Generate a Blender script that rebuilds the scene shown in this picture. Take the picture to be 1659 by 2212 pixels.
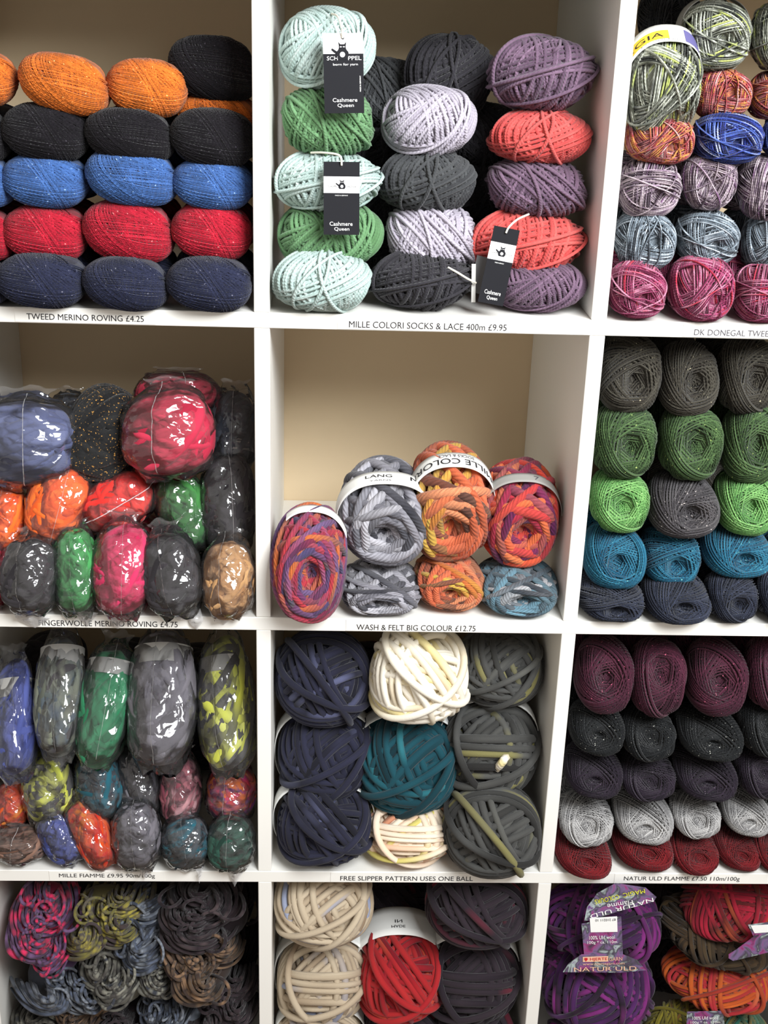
import bpy, math, random
import numpy as np
from mathutils import Matrix, Vector, Euler

for o in list(bpy.data.objects):
    bpy.data.objects.remove(o, do_unlink=True)
S = bpy.context.scene
COL = S.collection

# ------------------------------------------------------------------ camera, light, exposure
F_PX, W_PX, H_PX = 2713.7, 1659.0, 2212.0
CAM = np.array([0.0754, -1.2836, 0.3025])
CROT = Euler((math.radians(68.1926), math.radians(-1.769), math.radians(-1.8653)), 'XYZ')
cd = bpy.data.cameras.new('camera')
cam = bpy.data.objects.new('camera', cd)
COL.objects.link(cam)
cam.location = CAM
cam.rotation_euler = CROT
cd.sensor_fit = 'HORIZONTAL'
cd.sensor_width = 36.0
cd.lens = F_PX * 36.0 / W_PX
cd.clip_start = 0.02
S.camera = cam

world = bpy.data.worlds.new('room_ambience')
S.world = world
world.use_nodes = True
world.node_tree.nodes['Background'].inputs[0].default_value = (1.0, 0.93, 0.85, 1)
world.node_tree.nodes['Background'].inputs[1].default_value = 0.56


def area(name, loc, target, sx, sy, power, col):
    l = bpy.data.lights.new(name, 'AREA')
    l.shape = 'RECTANGLE'
    l.size, l.size_y = sx, sy
    l.energy = power
    l.color = col
    l.spread = math.radians(125)
    o = bpy.data.objects.new(name, l)
    COL.objects.link(o)
    o.location = loc
    d = Vector(target) - Vector(loc)
    o.rotation_euler = d.to_track_quat('-Z', 'Y').to_euler()
    return o


area('window_daylight', (0.85, -1.30, 1.02), (0.15, 0.0, 0.22), 0.9, 0.8, 31, (0.95, 0.98, 1.0))
S.view_settings.view_transform = 'Standard'
S.view_settings.look = 'None'
S.view_settings.gamma = 1.0
S.view_settings.use_curve_mapping = False
S.view_settings.exposure = 0.25

# ------------------------------------------------------------------ helpers
RM = np.array(CROT.to_matrix())
RGT, UPV, FWD = RM[:, 0], RM[:, 1], -RM[:, 2]


def ray(x, y):
    return RM @ np.array([(x - 829.5) / F_PX, -(y - 1106.0) / F_PX, -1.0])


def at(x, y, Y):
    d = ray(x, y)
    return CAM + d * ((Y - CAM[1]) / d[1])


def lin(c):
    c = [v / 255.0 for v in c[:3]]
    return tuple((v / 12.92 if v <= 0.04045 else ((v + 0.055) / 1.055) ** 2.4) for v in c)


def make_mesh(name, v, f, uv=None, smooth=True):
    """v (n,3) array, f list/array of quads or mixed polygons"""
    me = bpy.data.meshes.new(name)
    if isinstance(f, np.ndarray):
        nf, k = f.shape
        me.vertices.add(len(v))
        me.vertices.foreach_set('co', np.ascontiguousarray(v, dtype=np.float32).ravel())
        me.loops.add(nf * k)
        me.loops.foreach_set('vertex_index', np.ascontiguousarray(f, dtype=np.int32).ravel())
        me.polygons.add(nf)
        me.polygons.foreach_set('loop_start', np.arange(0, nf * k, k, dtype=np.int32))
        me.polygons.foreach_set('loop_total', np.full(nf, k, dtype=np.int32))
    else:
        me.from_pydata([tuple(p) for p in v], [], f)
    if uv is not None:
        l = me.uv_layers.new(name='UVMap')
        l.data.foreach_set('uv', np.ascontiguousarray(uv, dtype=np.float32).ravel())
    me.update()
    me.validate()
    me.polygons.foreach_set('use_smooth', np.full(len(me.polygons), smooth, dtype=bool))
    me.materials.append(None)
    return me


def link(name, me, mat=None, parent=None, mw=None):
    o = bpy.data.objects.new(name, me)
    COL.objects.link(o)
    if me is not None and mat is not None:
        if len(me.materials) == 0:
            me.materials.append(None)
        o.material_slots[0].link = 'OBJECT'
        o.material_slots[0].material = mat
    if parent is not None:
        o.parent = parent
    if mw is not None:
        o.matrix_basis = mw
    return o


def tag(o, label, cat, group=None, kind=None):
    if label:
        o['label'] = label
    if cat:
        o['category'] = cat
    if group:
        o['group'] = group
    if kind:
        o['kind'] = kind
    return o


def thing(name, label, cat, mw, group=None):
    e = bpy.data.objects.new(name, None)
    COL.objects.link(e)
    e.empty_display_size = 0.02
    e.matrix_basis = mw
    return tag(e, label, cat, group)


def box_mesh(name, lo, hi, bev=0.0006):
    lo, hi = np.array(lo, float), np.array(hi, float)
    import bmesh
    bm = bmesh.new()
    bmesh.ops.create_cube(bm, size=1.0)
    for v in bm.verts:
        v.co = Vector(((v.co.x + .5) * (hi[0] - lo[0]) + lo[0], (v.co.y + .5) * (hi[1] - lo[1]) + lo[1],
                       (v.co.z + .5) * (hi[2] - lo[2]) + lo[2]))
    if bev:
        bmesh.ops.bevel(bm, geom=list(bm.edges), offset=bev, segments=1, affect='EDGES')
    me = bpy.data.meshes.new(name)
    bm.to_mesh(me)
    bm.free()
    me.materials.append(None)
    return me


# ------------------------------------------------------------------ materials
class NT:
    def __init__(s, name):
        s.m = bpy.data.materials.new(name)
        s.m.use_nodes = True
        s.t = s.m.node_tree
        s.b = s.t.nodes['Principled BSDF']
        s.out = s.t.nodes['Material Output']

    def n(s, typ, **kw):
        nd = s.t.nodes.new(typ)
        for k, v in kw.items():
            if k.startswith('i_'):
                nd.inputs[k[2:].replace('_', ' ')].default_value = v
            else:
                setattr(nd, k, v)
        return nd

    def l(s, a, b):
        s.t.links.new(a, b)

    def math(s, op, a, b=None, c=None):
        nd = s.t.nodes.new('ShaderNodeMath')
        nd.operation = op
        for i, x in enumerate((a, b, c)):
            if x is None:
                continue
            if isinstance(x, (int, float)):
                nd.inputs[i].default_value = x
            else:
                s.l(x, nd.inputs[i])
        return nd.outputs[0]

    def mix(s, f, a, b, typ='MIX'):
        nd = s.t.nodes.new('ShaderNodeMix')
        nd.data_type = 'RGBA'
        nd.blend_type = typ
        for sk, x in ((nd.inputs[0], f), (nd.inputs[6], a), (nd.inputs[7], b)):
            if isinstance(x, (int, float)):
                sk.default_value = x
            elif isinstance(x, tuple):
                sk.default_value = x if len(x) == 4 else (*x, 1)
            else:
                s.l(x, sk)
        return nd.outputs[2]

    def ramp(s, fac, stops, interp='LINEAR'):
        nd = s.t.nodes.new('ShaderNodeValToRGB')
        cr = nd.color_ramp
        cr.interpolation = interp
        while len(cr.elements) < len(stops):
            cr.elements.new(0.5)
        for e, (p, c) in zip(cr.elements, stops):
            e.position = p
            e.color = (*c, 1)
        s.l(fac, nd.inputs[0])
        return nd.outputs[0]


def plain(name, c, rough=0.6, noise=0.0, scale=40, spec=0.3, bump=0.0):
    k = NT(name)
    k.b.inputs['Base Color'].default_value = (*lin(c), 1)
    k.b.inputs['Roughness'].default_value = rough
    k.b.inputs['Specular IOR Level'].default_value = spec
    if noise or bump:
        tc = k.n('ShaderNodeTexCoord')
        nz = k.n('ShaderNodeTexNoise', i_Scale=scale, i_Detail=4.0)
        k.l(tc.outputs['Object'], nz.inputs['Vector'])
        if noise:
            a = tuple(v * (1 - noise) for v in lin(c))
            b = tuple(min(1, v * (1 + noise)) for v in lin(c))
            k.l(k.mix(nz.outputs[0], a, b), k.b.inputs['Base Color'])
        if bump:
            bp = k.n('ShaderNodeBump', i_Strength=bump, i_Distance=0.002)
            k.l(nz.outputs[0], bp.inputs['Height'])
            k.l(bp.outputs[0], k.b.inputs['Normal'])
    return k.m


GAIN, DESAT = 0.74, 0.97
YM = {}


def yarn(name, cols, mode='solid', freq=1.0, fleck=None, fl_amt=0.68, twist=70, var=0.42, fl_scale=330.0, fibre=None, wj=0.30, gain=1.0, rough=0.9):
    """cols: list of sRGB triples. modes: solid (mottled), strand (colour changes along the yarn quickly),
    long (slow self-striping)"""
    k = NT(name)
    uv = k.n('ShaderNodeUVMap')
    sp = k.n('ShaderNodeSeparateXYZ')
    k.l(uv.outputs[0], sp.inputs[0])
    x, y = sp.outputs[0], sp.outputs[1]
    oi = k.n('ShaderNodeObjectInfo')
    tc = k.n('ShaderNodeTexCoord')
    def soft(c):
        m = .3 * c[0] + .55 * c[1] + .15 * c[2]
        return [m + (v - m) * DESAT for v in c]
    if name.split('_')[0] in ('felt', 'flamme', 'slub'):
        gain *= 0.80
    C = [tuple(min(0.95, v * GAIN * gain + .002) for v in lin(soft(c))) for c in cols]
    xc = k.math('ADD', k.math('FLOOR', x), k.math('ABSOLUTE', k.math('SUBTRACT', k.math('MULTIPLY', k.math('FRACT', x), 2.0), 1.0)))
    wn = k.n('ShaderNodeTexWhiteNoise', noise_dimensions='1D')
    k.l(k.math('FLOOR', x), wn.inputs['W'])
    if mode == 'solid':
        nz = k.n('ShaderNodeTexNoise', noise_dimensions='3D', i_Scale=45.0, i_Detail=3.0)
        k.l(tc.outputs['Object'], nz.inputs['Vector'])
        f = k.math('ADD', k.math('MULTIPLY', nz.outputs[0], 0.9), k.math('MULTIPLY', wn.outputs[0], 0.6))
        f = k.math('SUBTRACT', f, 0.25)
        if len(C) == 1:
            C = [tuple(v * (1 - var) for v in C[0]), tuple(min(.95, v * (1 + var * .6)) for v in C[0])]
        base = k.ramp(f, [(0.2 + 0.6 * i / (len(C) - 1), c) for i, c in enumerate(C)])
    elif mode == 'strand':
        off = k.math('MULTIPLY', oi.outputs['Random'], 83.0)
        nz = k.n('ShaderNodeTexNoise', noise_dimensions='1D', i_Scale=freq, i_Detail=1.5, i_Roughness=.6)
        k.l(k.math('ADD', xc, off), nz.inputs['W'])
        f = k.math('ADD', nz.outputs[0], k.math('MULTIPLY', k.math('SUBTRACT', wn.outputs[0], .5), wj))
        n = len(C)
        base = k.ramp(f, [(0.26 + 0.48 * i / max(1, n - 1), c) for i, c in enumerate(C)])
    else:
        off = k.math('MULTIPLY', oi.outputs['Random'], 7.0)
        jit = k.math('MULTIPLY', wn.outputs[0], 0.06)
        f = k.math('FRACT', k.math('ADD', k.math('ADD', k.math('MULTIPLY', xc, freq), off), jit))
        n = len(C)
        st = [(i / n, c) for i, c in enumerate(C)] + [(1.0, C[0])]
        base = k.ramp(f, st)
        nz = k.n('ShaderNodeTexNoise', i_Scale=160.0, i_Detail=2.0)
        k.l(tc.outputs['Object'], nz.inputs['Vector'])
        base = k.mix(k.math('MULTIPLY', nz.outputs[0], 0.12), base, (.02, .02, .02), 'MIX')
    if fleck:
        fn = k.n('ShaderNodeTexNoise', i_Scale=fl_scale, i_Detail=1.0)
        k.l(tc.outputs['Object'], fn.inputs['Vector'])
        ff = k.n('ShaderNodeMapRange')
        ff.inputs['From Min'].default_value = fl_amt
        ff.inputs['From Max'].default_value = fl_amt + 0.05
        k.l(fn.outputs[0], ff.inputs['Value'])
        base = k.mix(ff.outputs[0], base, lin(fleck))
    k.l(base, k.b.inputs['Base Color'])
    k.b.inputs['Roughness'].default_value = rough
    k.b.inputs['Specular IOR Level'].default_value = 0.12
    k.b.inputs['Sheen Weight'].default_value = 0.12
    k.b.inputs['Sheen Roughness'].default_value = 0.5
    # ply twist and fibre relief
    if fibre:
        # fine strands running diagonally over a thick wrap
        fph = k.math('ADD', k.math('MULTIPLY', x, fibre[0]), k.math('MULTIPLY', y, fibre[1]))
        fw = k.math('SINE', k.math('MULTIPLY', fph, 6.2832))
        fnz = k.n('ShaderNodeTexNoise', noise_dimensions='1D', i_Scale=1.7, i_Detail=1.0)
        k.l(fph, fnz.inputs['W'])
        dk = k.math('ADD', 0.62, k.math('MULTIPLY', fnz.outputs[0], 0.7))
        dk = k.math('ADD', dk, k.math('MULTIPLY', fw, 0.10))  # grooves between the strands darkened in the colour, as painted shade
        cb = k.n('ShaderNodeCombineXYZ')
        for q in range(3):
            k.l(dk, cb.inputs[q])
        k.l(k.mix(1.0, base, cb.outputs[0], 'MULTIPLY'), k.b.inputs['Base Color'])
    ph = k.math('ADD', k.math('MULTIPLY', x, twist if not fibre else fibre[0]), k.math('MULTIPLY', y, 2.0 if not fibre else fibre[1]))
    wv = k.math('SINE', k.math('MULTIPLY', ph, 6.2832))
    fz = k.n('ShaderNodeTexNoise', i_Scale=900.0, i_Detail=2.0)
    k.l(tc.outputs['Object'], fz.inputs['Vector'])
    h = k.math('ADD', k.math('MULTIPLY', wv, 0.5), k.math('MULTIPLY', fz.outputs[0], 0.9))
    bp = k.n('ShaderNodeBump', i_Strength=0.5, i_Distance=0.0006 if not fibre else 0.0012)
    k.l(h, bp.inputs['Height'])
    k.l(bp.outputs[0], k.b.inputs['Normal'])
    YM[name] = k.m
    return k.m


# tweed merino (upper cell beside the window side)
yarn('tweed_navy', [(42, 46, 72)], fleck=(120, 120, 135), fl_amt=.72)
yarn('tweed_red', [(196, 30, 54)], fleck=(240, 130, 130), fl_amt=.72, gain=1.0)
yarn('tweed_blue', [(72, 112, 178)], fleck=(160, 190, 225), fl_amt=.72)
yarn('tweed_black', [(24, 20, 26)], fleck=(75, 70, 80), fl_amt=.74)
yarn('tweed_orange', [(232, 122, 42)], fleck=(250, 190, 120), fl_amt=.72)
# tonal chainette yarn with the hang tags
yarn('mint', [(178, 202, 196), (206, 224, 219)], gain=1.0)
yarn('sage_green', [(92, 134, 88), (124, 172, 122)])
yarn('lavender', [(178, 170, 184), (210, 202, 216)])
yarn('charcoal', [(56, 57, 60), (84, 86, 88)])
yarn('soft_black', [(42, 40, 45), (62, 60, 66)])
yarn('plum', [(94, 72, 92), (136, 108, 132)])
yarn('coral', [(206, 74, 72), (240, 104, 98)])
# striped sock yarn
yarn('sock_grey_green', [(60, 62, 58), (150, 152, 140), (88, 92, 78), (226, 230, 214), (120, 124, 112), (205, 218, 120)], 'strand', 2.3)
yarn('sock_red', [(110, 40, 50), (206, 130, 130), (160, 48, 60), (230, 160, 80), (190, 60, 80), (225, 180, 175)], 'strand', 2.3)
yarn('sock_blue', [(40, 44, 92), (60, 80, 180), (36, 40, 84), (90, 120, 215), (190, 200, 235)], 'strand', 1.8)
yarn('sock_mauve', [(84, 66, 80), (190, 172, 180), (110, 88, 110), (232, 214, 222), (150, 110, 150)], 'strand', 2.3)
yarn('sock_blue_grey', [(60, 66, 74), (150, 164, 176), (86, 96, 106), (208, 220, 230), (110, 122, 132)], 'strand', 2.3)
yarn('sock_magenta', [(110, 36, 66), (190, 84, 128), (140, 44, 84), (226, 150, 180), (204, 50, 78)], 'strand', 2.0)
yarn('sock_dark', [(38, 38, 42), (80, 80, 84)], 'strand', 2.0)
# self-striping wool in the open cell
yarn('mille_rainbow', [(110, 50, 84), (200, 60, 70), (84, 78, 120), (122, 60, 104), (228, 120, 60), (88, 84, 100), (196, 64, 84), (120, 96, 140)], 'long', .31, fibre=(58, 7))
yarn('mille_grey', [(196, 194, 204), (84, 84, 92), (168, 166, 176), (58, 58, 66), (214, 212, 220), (110, 110, 118)], 'long', .13, fibre=(58, 7))
yarn('mille_orange', [(226, 110, 70), (98, 66, 56), (244, 156, 110), (210, 90, 50), (232, 190, 80), (140, 84, 66), (240, 120, 80)], 'long', .11, fibre=(58, 7))
yarn('mille_red', [(232, 78, 56), (104, 40, 96), (240, 120, 70), (206, 52, 64), (90, 36, 84), (244, 134, 80)], 'long', .10, fibre=(58, 7))
yarn('mille_teal', [(66, 74, 82), (110, 142, 156), (58, 64, 72), (190, 192, 196), (80, 92, 102), (120, 166, 186)], 'long', .13, fibre=(58, 7))
# donegal tweed
yarn('donegal_brown', [(58, 53, 46), (86, 82, 72)], fleck=(190, 180, 150), fl_amt=.735)
yarn('donegal_forest', [(52, 74, 42), (92, 122, 74)], fleck=(180, 200, 120), fl_amt=.72)
yarn('donegal_lime', [(92, 150, 78), (146, 204, 120)], fleck=(205, 235, 170), fl_amt=.71)
yarn('donegal_charcoal', [(62, 58, 62), (100, 96, 98)], fleck=(205, 195, 190), fl_amt=.71)
yarn('donegal_teal', [(26, 86, 116), (56, 134, 164)], fleck=(120, 200, 200), fl_amt=.72)
yarn('donegal_navy', [(34, 38, 52), (62, 68, 88)], fleck=(110, 120, 150), fl_amt=.75)
# flecked wool under it
yarn('flamme_burgundy', [(72, 32, 50), (112, 52, 76)], fleck=(225, 110, 140), fl_amt=.735)
yarn('flamme_black', [(26, 28, 30), (48, 50, 52)], fleck=(215, 215, 205), fl_amt=.725)
yarn('flamme_aubergine', [(38, 30, 42), (66, 54, 70)], fleck=(150, 130, 150), fl_amt=.75)
yarn('flamme_silver', [(140, 138, 138), (204, 202, 200)], fleck=(240, 240, 240), fl_amt=.72, gain=1.45)
yarn('flamme_red', [(104, 16, 24), (156, 34, 42)], fleck=(220, 90, 90), fl_amt=.75)
# thick felting wool
yarn('felt_navy', [(34, 34, 46), (40, 40, 56), (52, 53, 76), (42, 42, 58), (104, 108, 144)], 'strand', 0.9, twist=8, wj=.16)
yarn('felt_cream', [(222, 200, 160), (240, 230, 208), (250, 243, 228), (246, 236, 214), (238, 222, 160)], 'strand', 0.7, twist=8, wj=.16, gain=1.5)
yarn('felt_peach', [(206, 140, 108), (238, 206, 176), (248, 232, 210), (240, 220, 194), (214, 200, 110)], 'strand', 0.8, twist=8, wj=.16, gain=1.5)
yarn('felt_grey', [(52, 51, 50), (72, 72, 70), (92, 92, 90), (84, 84, 82), (104, 104, 100), (150, 144, 92)], 'strand', 0.9, twist=8, wj=.16)
yarn('felt_teal', [(18, 56, 66), (24, 74, 86), (32, 92, 106), (26, 80, 94), (52, 132, 144)], 'strand', 0.9, twist=8, wj=.16)
yarn('felt_beige', [(170, 146, 120), (204, 184, 156), (222, 204, 176), (208, 188, 160), (170, 178, 206)], 'strand', 0.8, twist=8, wj=.16, gain=1.15)
yarn('felt_red', [(146, 26, 40), (184, 34, 42), (206, 48, 50), (190, 38, 46), (228, 90, 60)], 'strand', 0.8, twist=8, wj=.16, gain=1.15)
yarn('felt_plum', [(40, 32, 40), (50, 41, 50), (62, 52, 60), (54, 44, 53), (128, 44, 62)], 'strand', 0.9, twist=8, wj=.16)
# rovings in bags
for nm, c in dict(lilac_blue=[(76, 84, 122), (106, 114, 152)], crimson=[(164, 34, 58), (200, 52, 78)],
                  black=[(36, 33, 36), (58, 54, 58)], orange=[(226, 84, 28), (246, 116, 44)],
                  red=[(206, 36, 34), (234, 62, 52)], green=[(46, 116, 60), (74, 158, 88)],
                  deep_green=[(40, 92, 44), (66, 132, 66)], magenta=[(190, 34, 80), (218, 60, 104)],
                  tan=[(166, 120, 74), (196, 152, 104)], slate=[(46, 50, 60), (74, 78, 88)],
                  cobalt=[(48, 56, 108), (84, 94, 160)], emerald=[(26, 96, 62), (50, 136, 92)],
                  mauve_grey=[(86, 82, 88), (120, 116, 124)], brown=[(104, 74, 60), (142, 108, 92)],
                  dark_green=[(28, 54, 46), (48, 88, 74)]).items():
    yarn('rov_' + nm, c, twist=6, gain=1.2)
yarn('rov_lime_grey', [(70, 68, 70), (96, 94, 92), (80, 78, 80), (176, 178, 90), (218, 222, 84), (226, 228, 120)], 'strand', 1.7, twist=6)
yarn('rov_olive_grey', [(66, 70, 66), (104, 108, 96), (80, 92, 104), (130, 134, 116), (70, 66, 70)], 'strand', 1.4, twist=6)
yarn('rov_teal_grey', [(54, 58, 62), (40, 112, 130), (60, 62, 70), (84, 90, 96), (34, 84, 96)], 'strand', 1.4, twist=6)
yarn('rov_grey_stripe', [(52, 50, 56), (66, 64, 70), (58, 56, 62), (136, 134, 142)], 'strand', 1.6, twist=6)
yarn('rov_rose', [(120, 52, 66), (176, 96, 108), (104, 44, 60), (206, 150, 156)], 'strand', 1.6, twist=6)
yarn('rov_rainbow', [(214, 40, 90), (110, 60, 130), (240, 120, 40), (160, 50, 110), (220, 60, 50)], 'strand', 1.3, twist=6)
yarn('rov_sunset', [(224, 60, 28), (242, 96, 30), (214, 44, 34), (244, 140, 50)], 'strand', 1.3, twist=6)
yarn('confetti_black', [(26, 26, 28), (44, 44, 44)], fleck=(190, 140, 70), fl_amt=.66, fl_scale=520.0)
# hanks and slubby balls in the bottom row
yarn('hank_magenta', [(70, 48, 76), (104, 76, 112), (60, 44, 60), (206, 44, 88), (92, 64, 96)], 'strand', 1.5, twist=12, gain=1.35)
yarn('hank_olive', [(62, 52, 52), (112, 106, 52), (84, 78, 72), (158, 146, 62), (66, 56, 58)], 'strand', 1.5, twist=12, gain=1.35)
yarn('hank_blue', [(44, 48, 58), (86, 94, 112), (56, 58, 62), (126, 132, 142), (60, 66, 80)], 'strand', 1.5, twist=12, gain=1.35)
yarn('hank_grey', [(52, 50, 48), (98, 96, 88), (62, 58, 56), (138, 136, 124), (54, 56, 64)], 'strand', 1.5, twist=12, gain=1.35)
yarn('hank_brown', [(50, 40, 36), (96, 76, 58), (58, 46, 42), (136, 106, 80), (60, 50, 50)], 'strand', 1.5, twist=12, gain=1.35)
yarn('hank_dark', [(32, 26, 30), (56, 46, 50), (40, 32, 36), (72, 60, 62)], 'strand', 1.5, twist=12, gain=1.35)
yarn('slub_purple', [(54, 34, 58), (96, 44, 112), (44, 34, 46), (150, 52, 140), (70, 44, 84)], 'strand', 1.2, twist=12)
yarn('slub_red', [(150, 30, 50), (206, 40, 66), (110, 40, 40), (190, 84, 50)], 'strand', 1.2, twist=12)
yarn('slub_bark', [(56, 44, 32), (88, 68, 46), (46, 38, 30), (104, 84, 58)], 'strand', 1.2, twist=12)
yarn('slub_orange', [(206, 84, 34), (232, 112, 44), (180, 62, 44), (208, 52, 64), (226, 130, 70)], 'strand', 0.8, twist=12)
yarn('slub_yellow', [(120, 110, 34), (160, 148, 50), (90, 84, 40), (140, 96, 44)], 'strand', 1.0, twist=12)
yarn('slub_teal', [(60, 130, 110), (150, 130, 70), (90, 150, 130), (170, 140, 80)], 'strand', 1.0, twist=12)

M_BOARD = plain('white_foil_board', (238, 236, 230), 0.42, 0.012, 6, 0.35)
M_WALL = plain('tan_painted_wall', (218, 197, 164), 0.9, 0.05, 9, 0.1, 0.05)
M_FLOOR = plain('grey_brown_floor', (120, 104, 90), 0.6, 0.1, 5, 0.3)
M_STRIP = plain('label_tape', (240, 238, 232), 0.4, 0.0, 1, 0.35)
M_INK = plain('black_ink', (38, 36, 40), 0.7)
M_INKG = plain('grey_ink', (86, 84, 90), 0.7)
M_PAPER = plain('white_paper', (226, 226, 222), 0.75, 0.03, 30)
M_PAPERG = plain('grey_paper', (150, 148, 144), 0.75, 0.04, 30)
M_TAG = plain('black_card', (32, 32, 36), 0.7, 0.06, 60, 0.12)
M_TAGG = plain('grey_card', (96, 96, 98), 0.6, 0.06, 60)
M_WHITE = plain('white_print', (244, 244, 242), 0.6)
M_YELLOW = plain('yellow_print', (246, 200, 60), 0.6)
M_VIOLET = plain('violet_print', (96, 92, 140), 0.6)
M_LIMEP = plain('lime_print', (226, 224, 60), 0.6)
M_CREAMP = plain('cream_print', (236, 190, 160), 0.6)
M_REDP = plain('red_print', (200, 40, 50), 0.6)
M_STRING = plain('white_cord', (232, 228, 214), 0.8, 0.05, 300)


def print_mat(name, cols, scale):
    k = NT(name)
    tc = k.n('ShaderNodeTexCoord')
    nz = k.n('ShaderNodeTexNoise', i_Scale=scale, i_Detail=3.0, i_Distortion=0.8)
    k.l(tc.outputs['Object'], nz.inputs['Vector'])
    n = len(cols)
    k.l(k.ramp(nz.outputs[0], [(0.3 + 0.4 * i / (n - 1), lin(c)) for i, c in enumerate(cols)]), k.b.inputs['Base Color'])
    k.b.inputs['Roughness'].default_value = 0.4
    return k.m


M_WRAP = print_mat('printed_wool_picture', [(60, 56, 70), (150, 60, 120), (120, 100, 140), (70, 66, 76), (176, 190, 190), (110, 70, 130)], 45)


def plastic(name, haze, crinkle):
    k = NT(name)
    t = k.t
    tr = k.n('ShaderNodeBsdfTransparent')
    tr.inputs[0].default_value = (0.96, 0.96, 0.97, 1)
    gl = k.n('ShaderNodeBsdfGlossy', i_Roughness=0.08)
    df = k.n('ShaderNodeBsdfDiffuse')
    df.inputs[0].default_value = (0.9, 0.9, 0.92, 1)
    tc = k.n('ShaderNodeTexCoord')
    v1 = k.n('ShaderNodeTexVoronoi', feature='DISTANCE_TO_EDGE', i_Scale=crinkle)
    nz = k.n('ShaderNodeTexNoise', i_Scale=crinkle * .8, i_Detail=3.0)
    mp = k.n('ShaderNodeVectorMath', operation='ADD')
    k.l(tc.outputs['Object'], nz.inputs['Vector'])
    sc = k.n('ShaderNodeVectorMath', operation='SCALE')
    sc.inputs['Scale'].default_value = 0.02
    k.l(nz.outputs['Color'], sc.inputs[0])
    k.l(tc.outputs['Object'], mp.inputs[0])
    k.l(sc.outputs[0], mp.inputs[1])
    k.l(mp.outputs[0], v1.inputs['Vector'])
    bp = k.n('ShaderNodeBump', i_Strength=0.8, i_Distance=0.004)
    k.l(v1.outputs['Distance'], bp.inputs['Height'])
    k.l(bp.outputs[0], gl.inputs['Normal'])
    fr = k.n('ShaderNodeFresnel', i_IOR=1.5)
    k.l(bp.outputs[0], fr.inputs['Normal'])
    m1 = k.n('ShaderNodeMixShader')
    m1.inputs[0].default_value = haze
    k.l(tr.outputs[0], m1.inputs[1])
    k.l(df.outputs[0], m1.inputs[2])
    m2 = k.n('ShaderNodeMixShader')
    k.l(k.math('MULTIPLY', fr.outputs[0], 1.6), m2.inputs[0])
    k.l(m1.outputs[0], m2.inputs[1])
    k.l(gl.outputs[0], m2.inputs[2])
    k.l(m2.outputs[0], k.out.inputs['Surface'])
    return k.m


M_BAG = plastic('clear_cellophane', 0.02, 55)

# ------------------------------------------------------------------ the room and the bookcase
P, T, D = 0.351, 0.0164, 0.3677
ZB = -3 * P - 0.05 - T / 2            # floor level under the bookcase


def struct(name, me, mat):
    return tag(link(name, me, mat), None, None, None, 'structure')


struct('wall_back', box_mesh('wall_back', (-2.2, D + 0.0005, ZB), (3.2, D + 0.1, 1.5), 0), M_WALL)
struct('floor', box_mesh('floor', (-2.2, -2.4, ZB - 0.1), (3.2, D + 0.1, ZB), 0), M_FLOOR)

bc = thing('bookcase', 'white open cube bookcase full of yarn standing against a tan wall', 'bookcase',
           Matrix.Translation((0.5 * P, 0, ZB)))
BO = np.array([0.5 * P, 0, ZB])


def board(name, lo, hi, label=None):
    o = link(name, box_mesh(name, np.array(lo) - BO, np.array(hi) - BO, 0.0007), M_BOARD, bc)
    if label:
        o['label'] = label


XL, XR = -P, 3 * P
OUT = 0.05
for k in range(-1, 4):                        # z of shelf k = -k*P
    z = -k * P
    if k == -1:
        board('top_board', (XL - OUT, 0, z - T / 2), (XR + OUT, D, z - T / 2 + OUT))
    elif k == 3:
        board('bottom_board', (XL - OUT, 0, z + T / 2 - 0.05 - T), (XR + OUT, D, z + T / 2))
    else:
        board('shelf_board', (XL + T / 2, 0.0, z - T / 2), (XR - T / 2, D, z + T / 2))
for k in range(0, 4):
    z0, z1 = -k * P + T / 2 + 0.0002, -(k - 1) * P - T / 2 - 0.0002
    for c in (0, 1, 2):
        board('divider_panel', (c * P - T / 2, 0.0004, z0), (c * P + T / 2, D, z1))
for x0, x1 in ((XL - OUT, XL + T / 2), (XR - T / 2, XR + OUT)):
    board('side_panel', (x0, 0, -3 * P + T / 2), (x1, D, P - T / 2))

ZF = lambda r: -r * P + T / 2                 # floor height of row r
CELLX = {-1: (-P + T / 2, -T / 2), 0: (T / 2, P - T / 2), 1: (P + T / 2, 2 * P - T / 2)}

# ------------------------------------------------------------------ yarn geometry
NOM = {}
MESH = {}


def shape_map(q, semi, n, rng, lump):
    """unit-ball points (.., 3) -> squarish, slightly lumpy ellipsoid in metres"""
    r = np.linalg.norm(q, axis=-1, keepdims=True)
    u = q / r
    d = (np.abs(u) ** n).sum(-1, keepdims=True) ** (1.0 / n)
    k = 1.0
    for kv, ph, am in lump:
        k = k + am * np.sin((u * kv).sum(-1, keepdims=True) + ph)
    return u / d * r * k * np.array(semi)


def tubes(loops, semi, n, rng, lump, rad, sides, dimple=None, closed=True, x0=0):
    """loops (m, s, 3) in unit-ball space, rad (m,) metres"""
    m, s, _ = loops.shape
    p = shape_map(loops, semi, n, rng, lump)
    if dimple is not None:
        p = dimple(p, semi)
    return tube_world(p, rad, sides, closed, x0)


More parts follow.
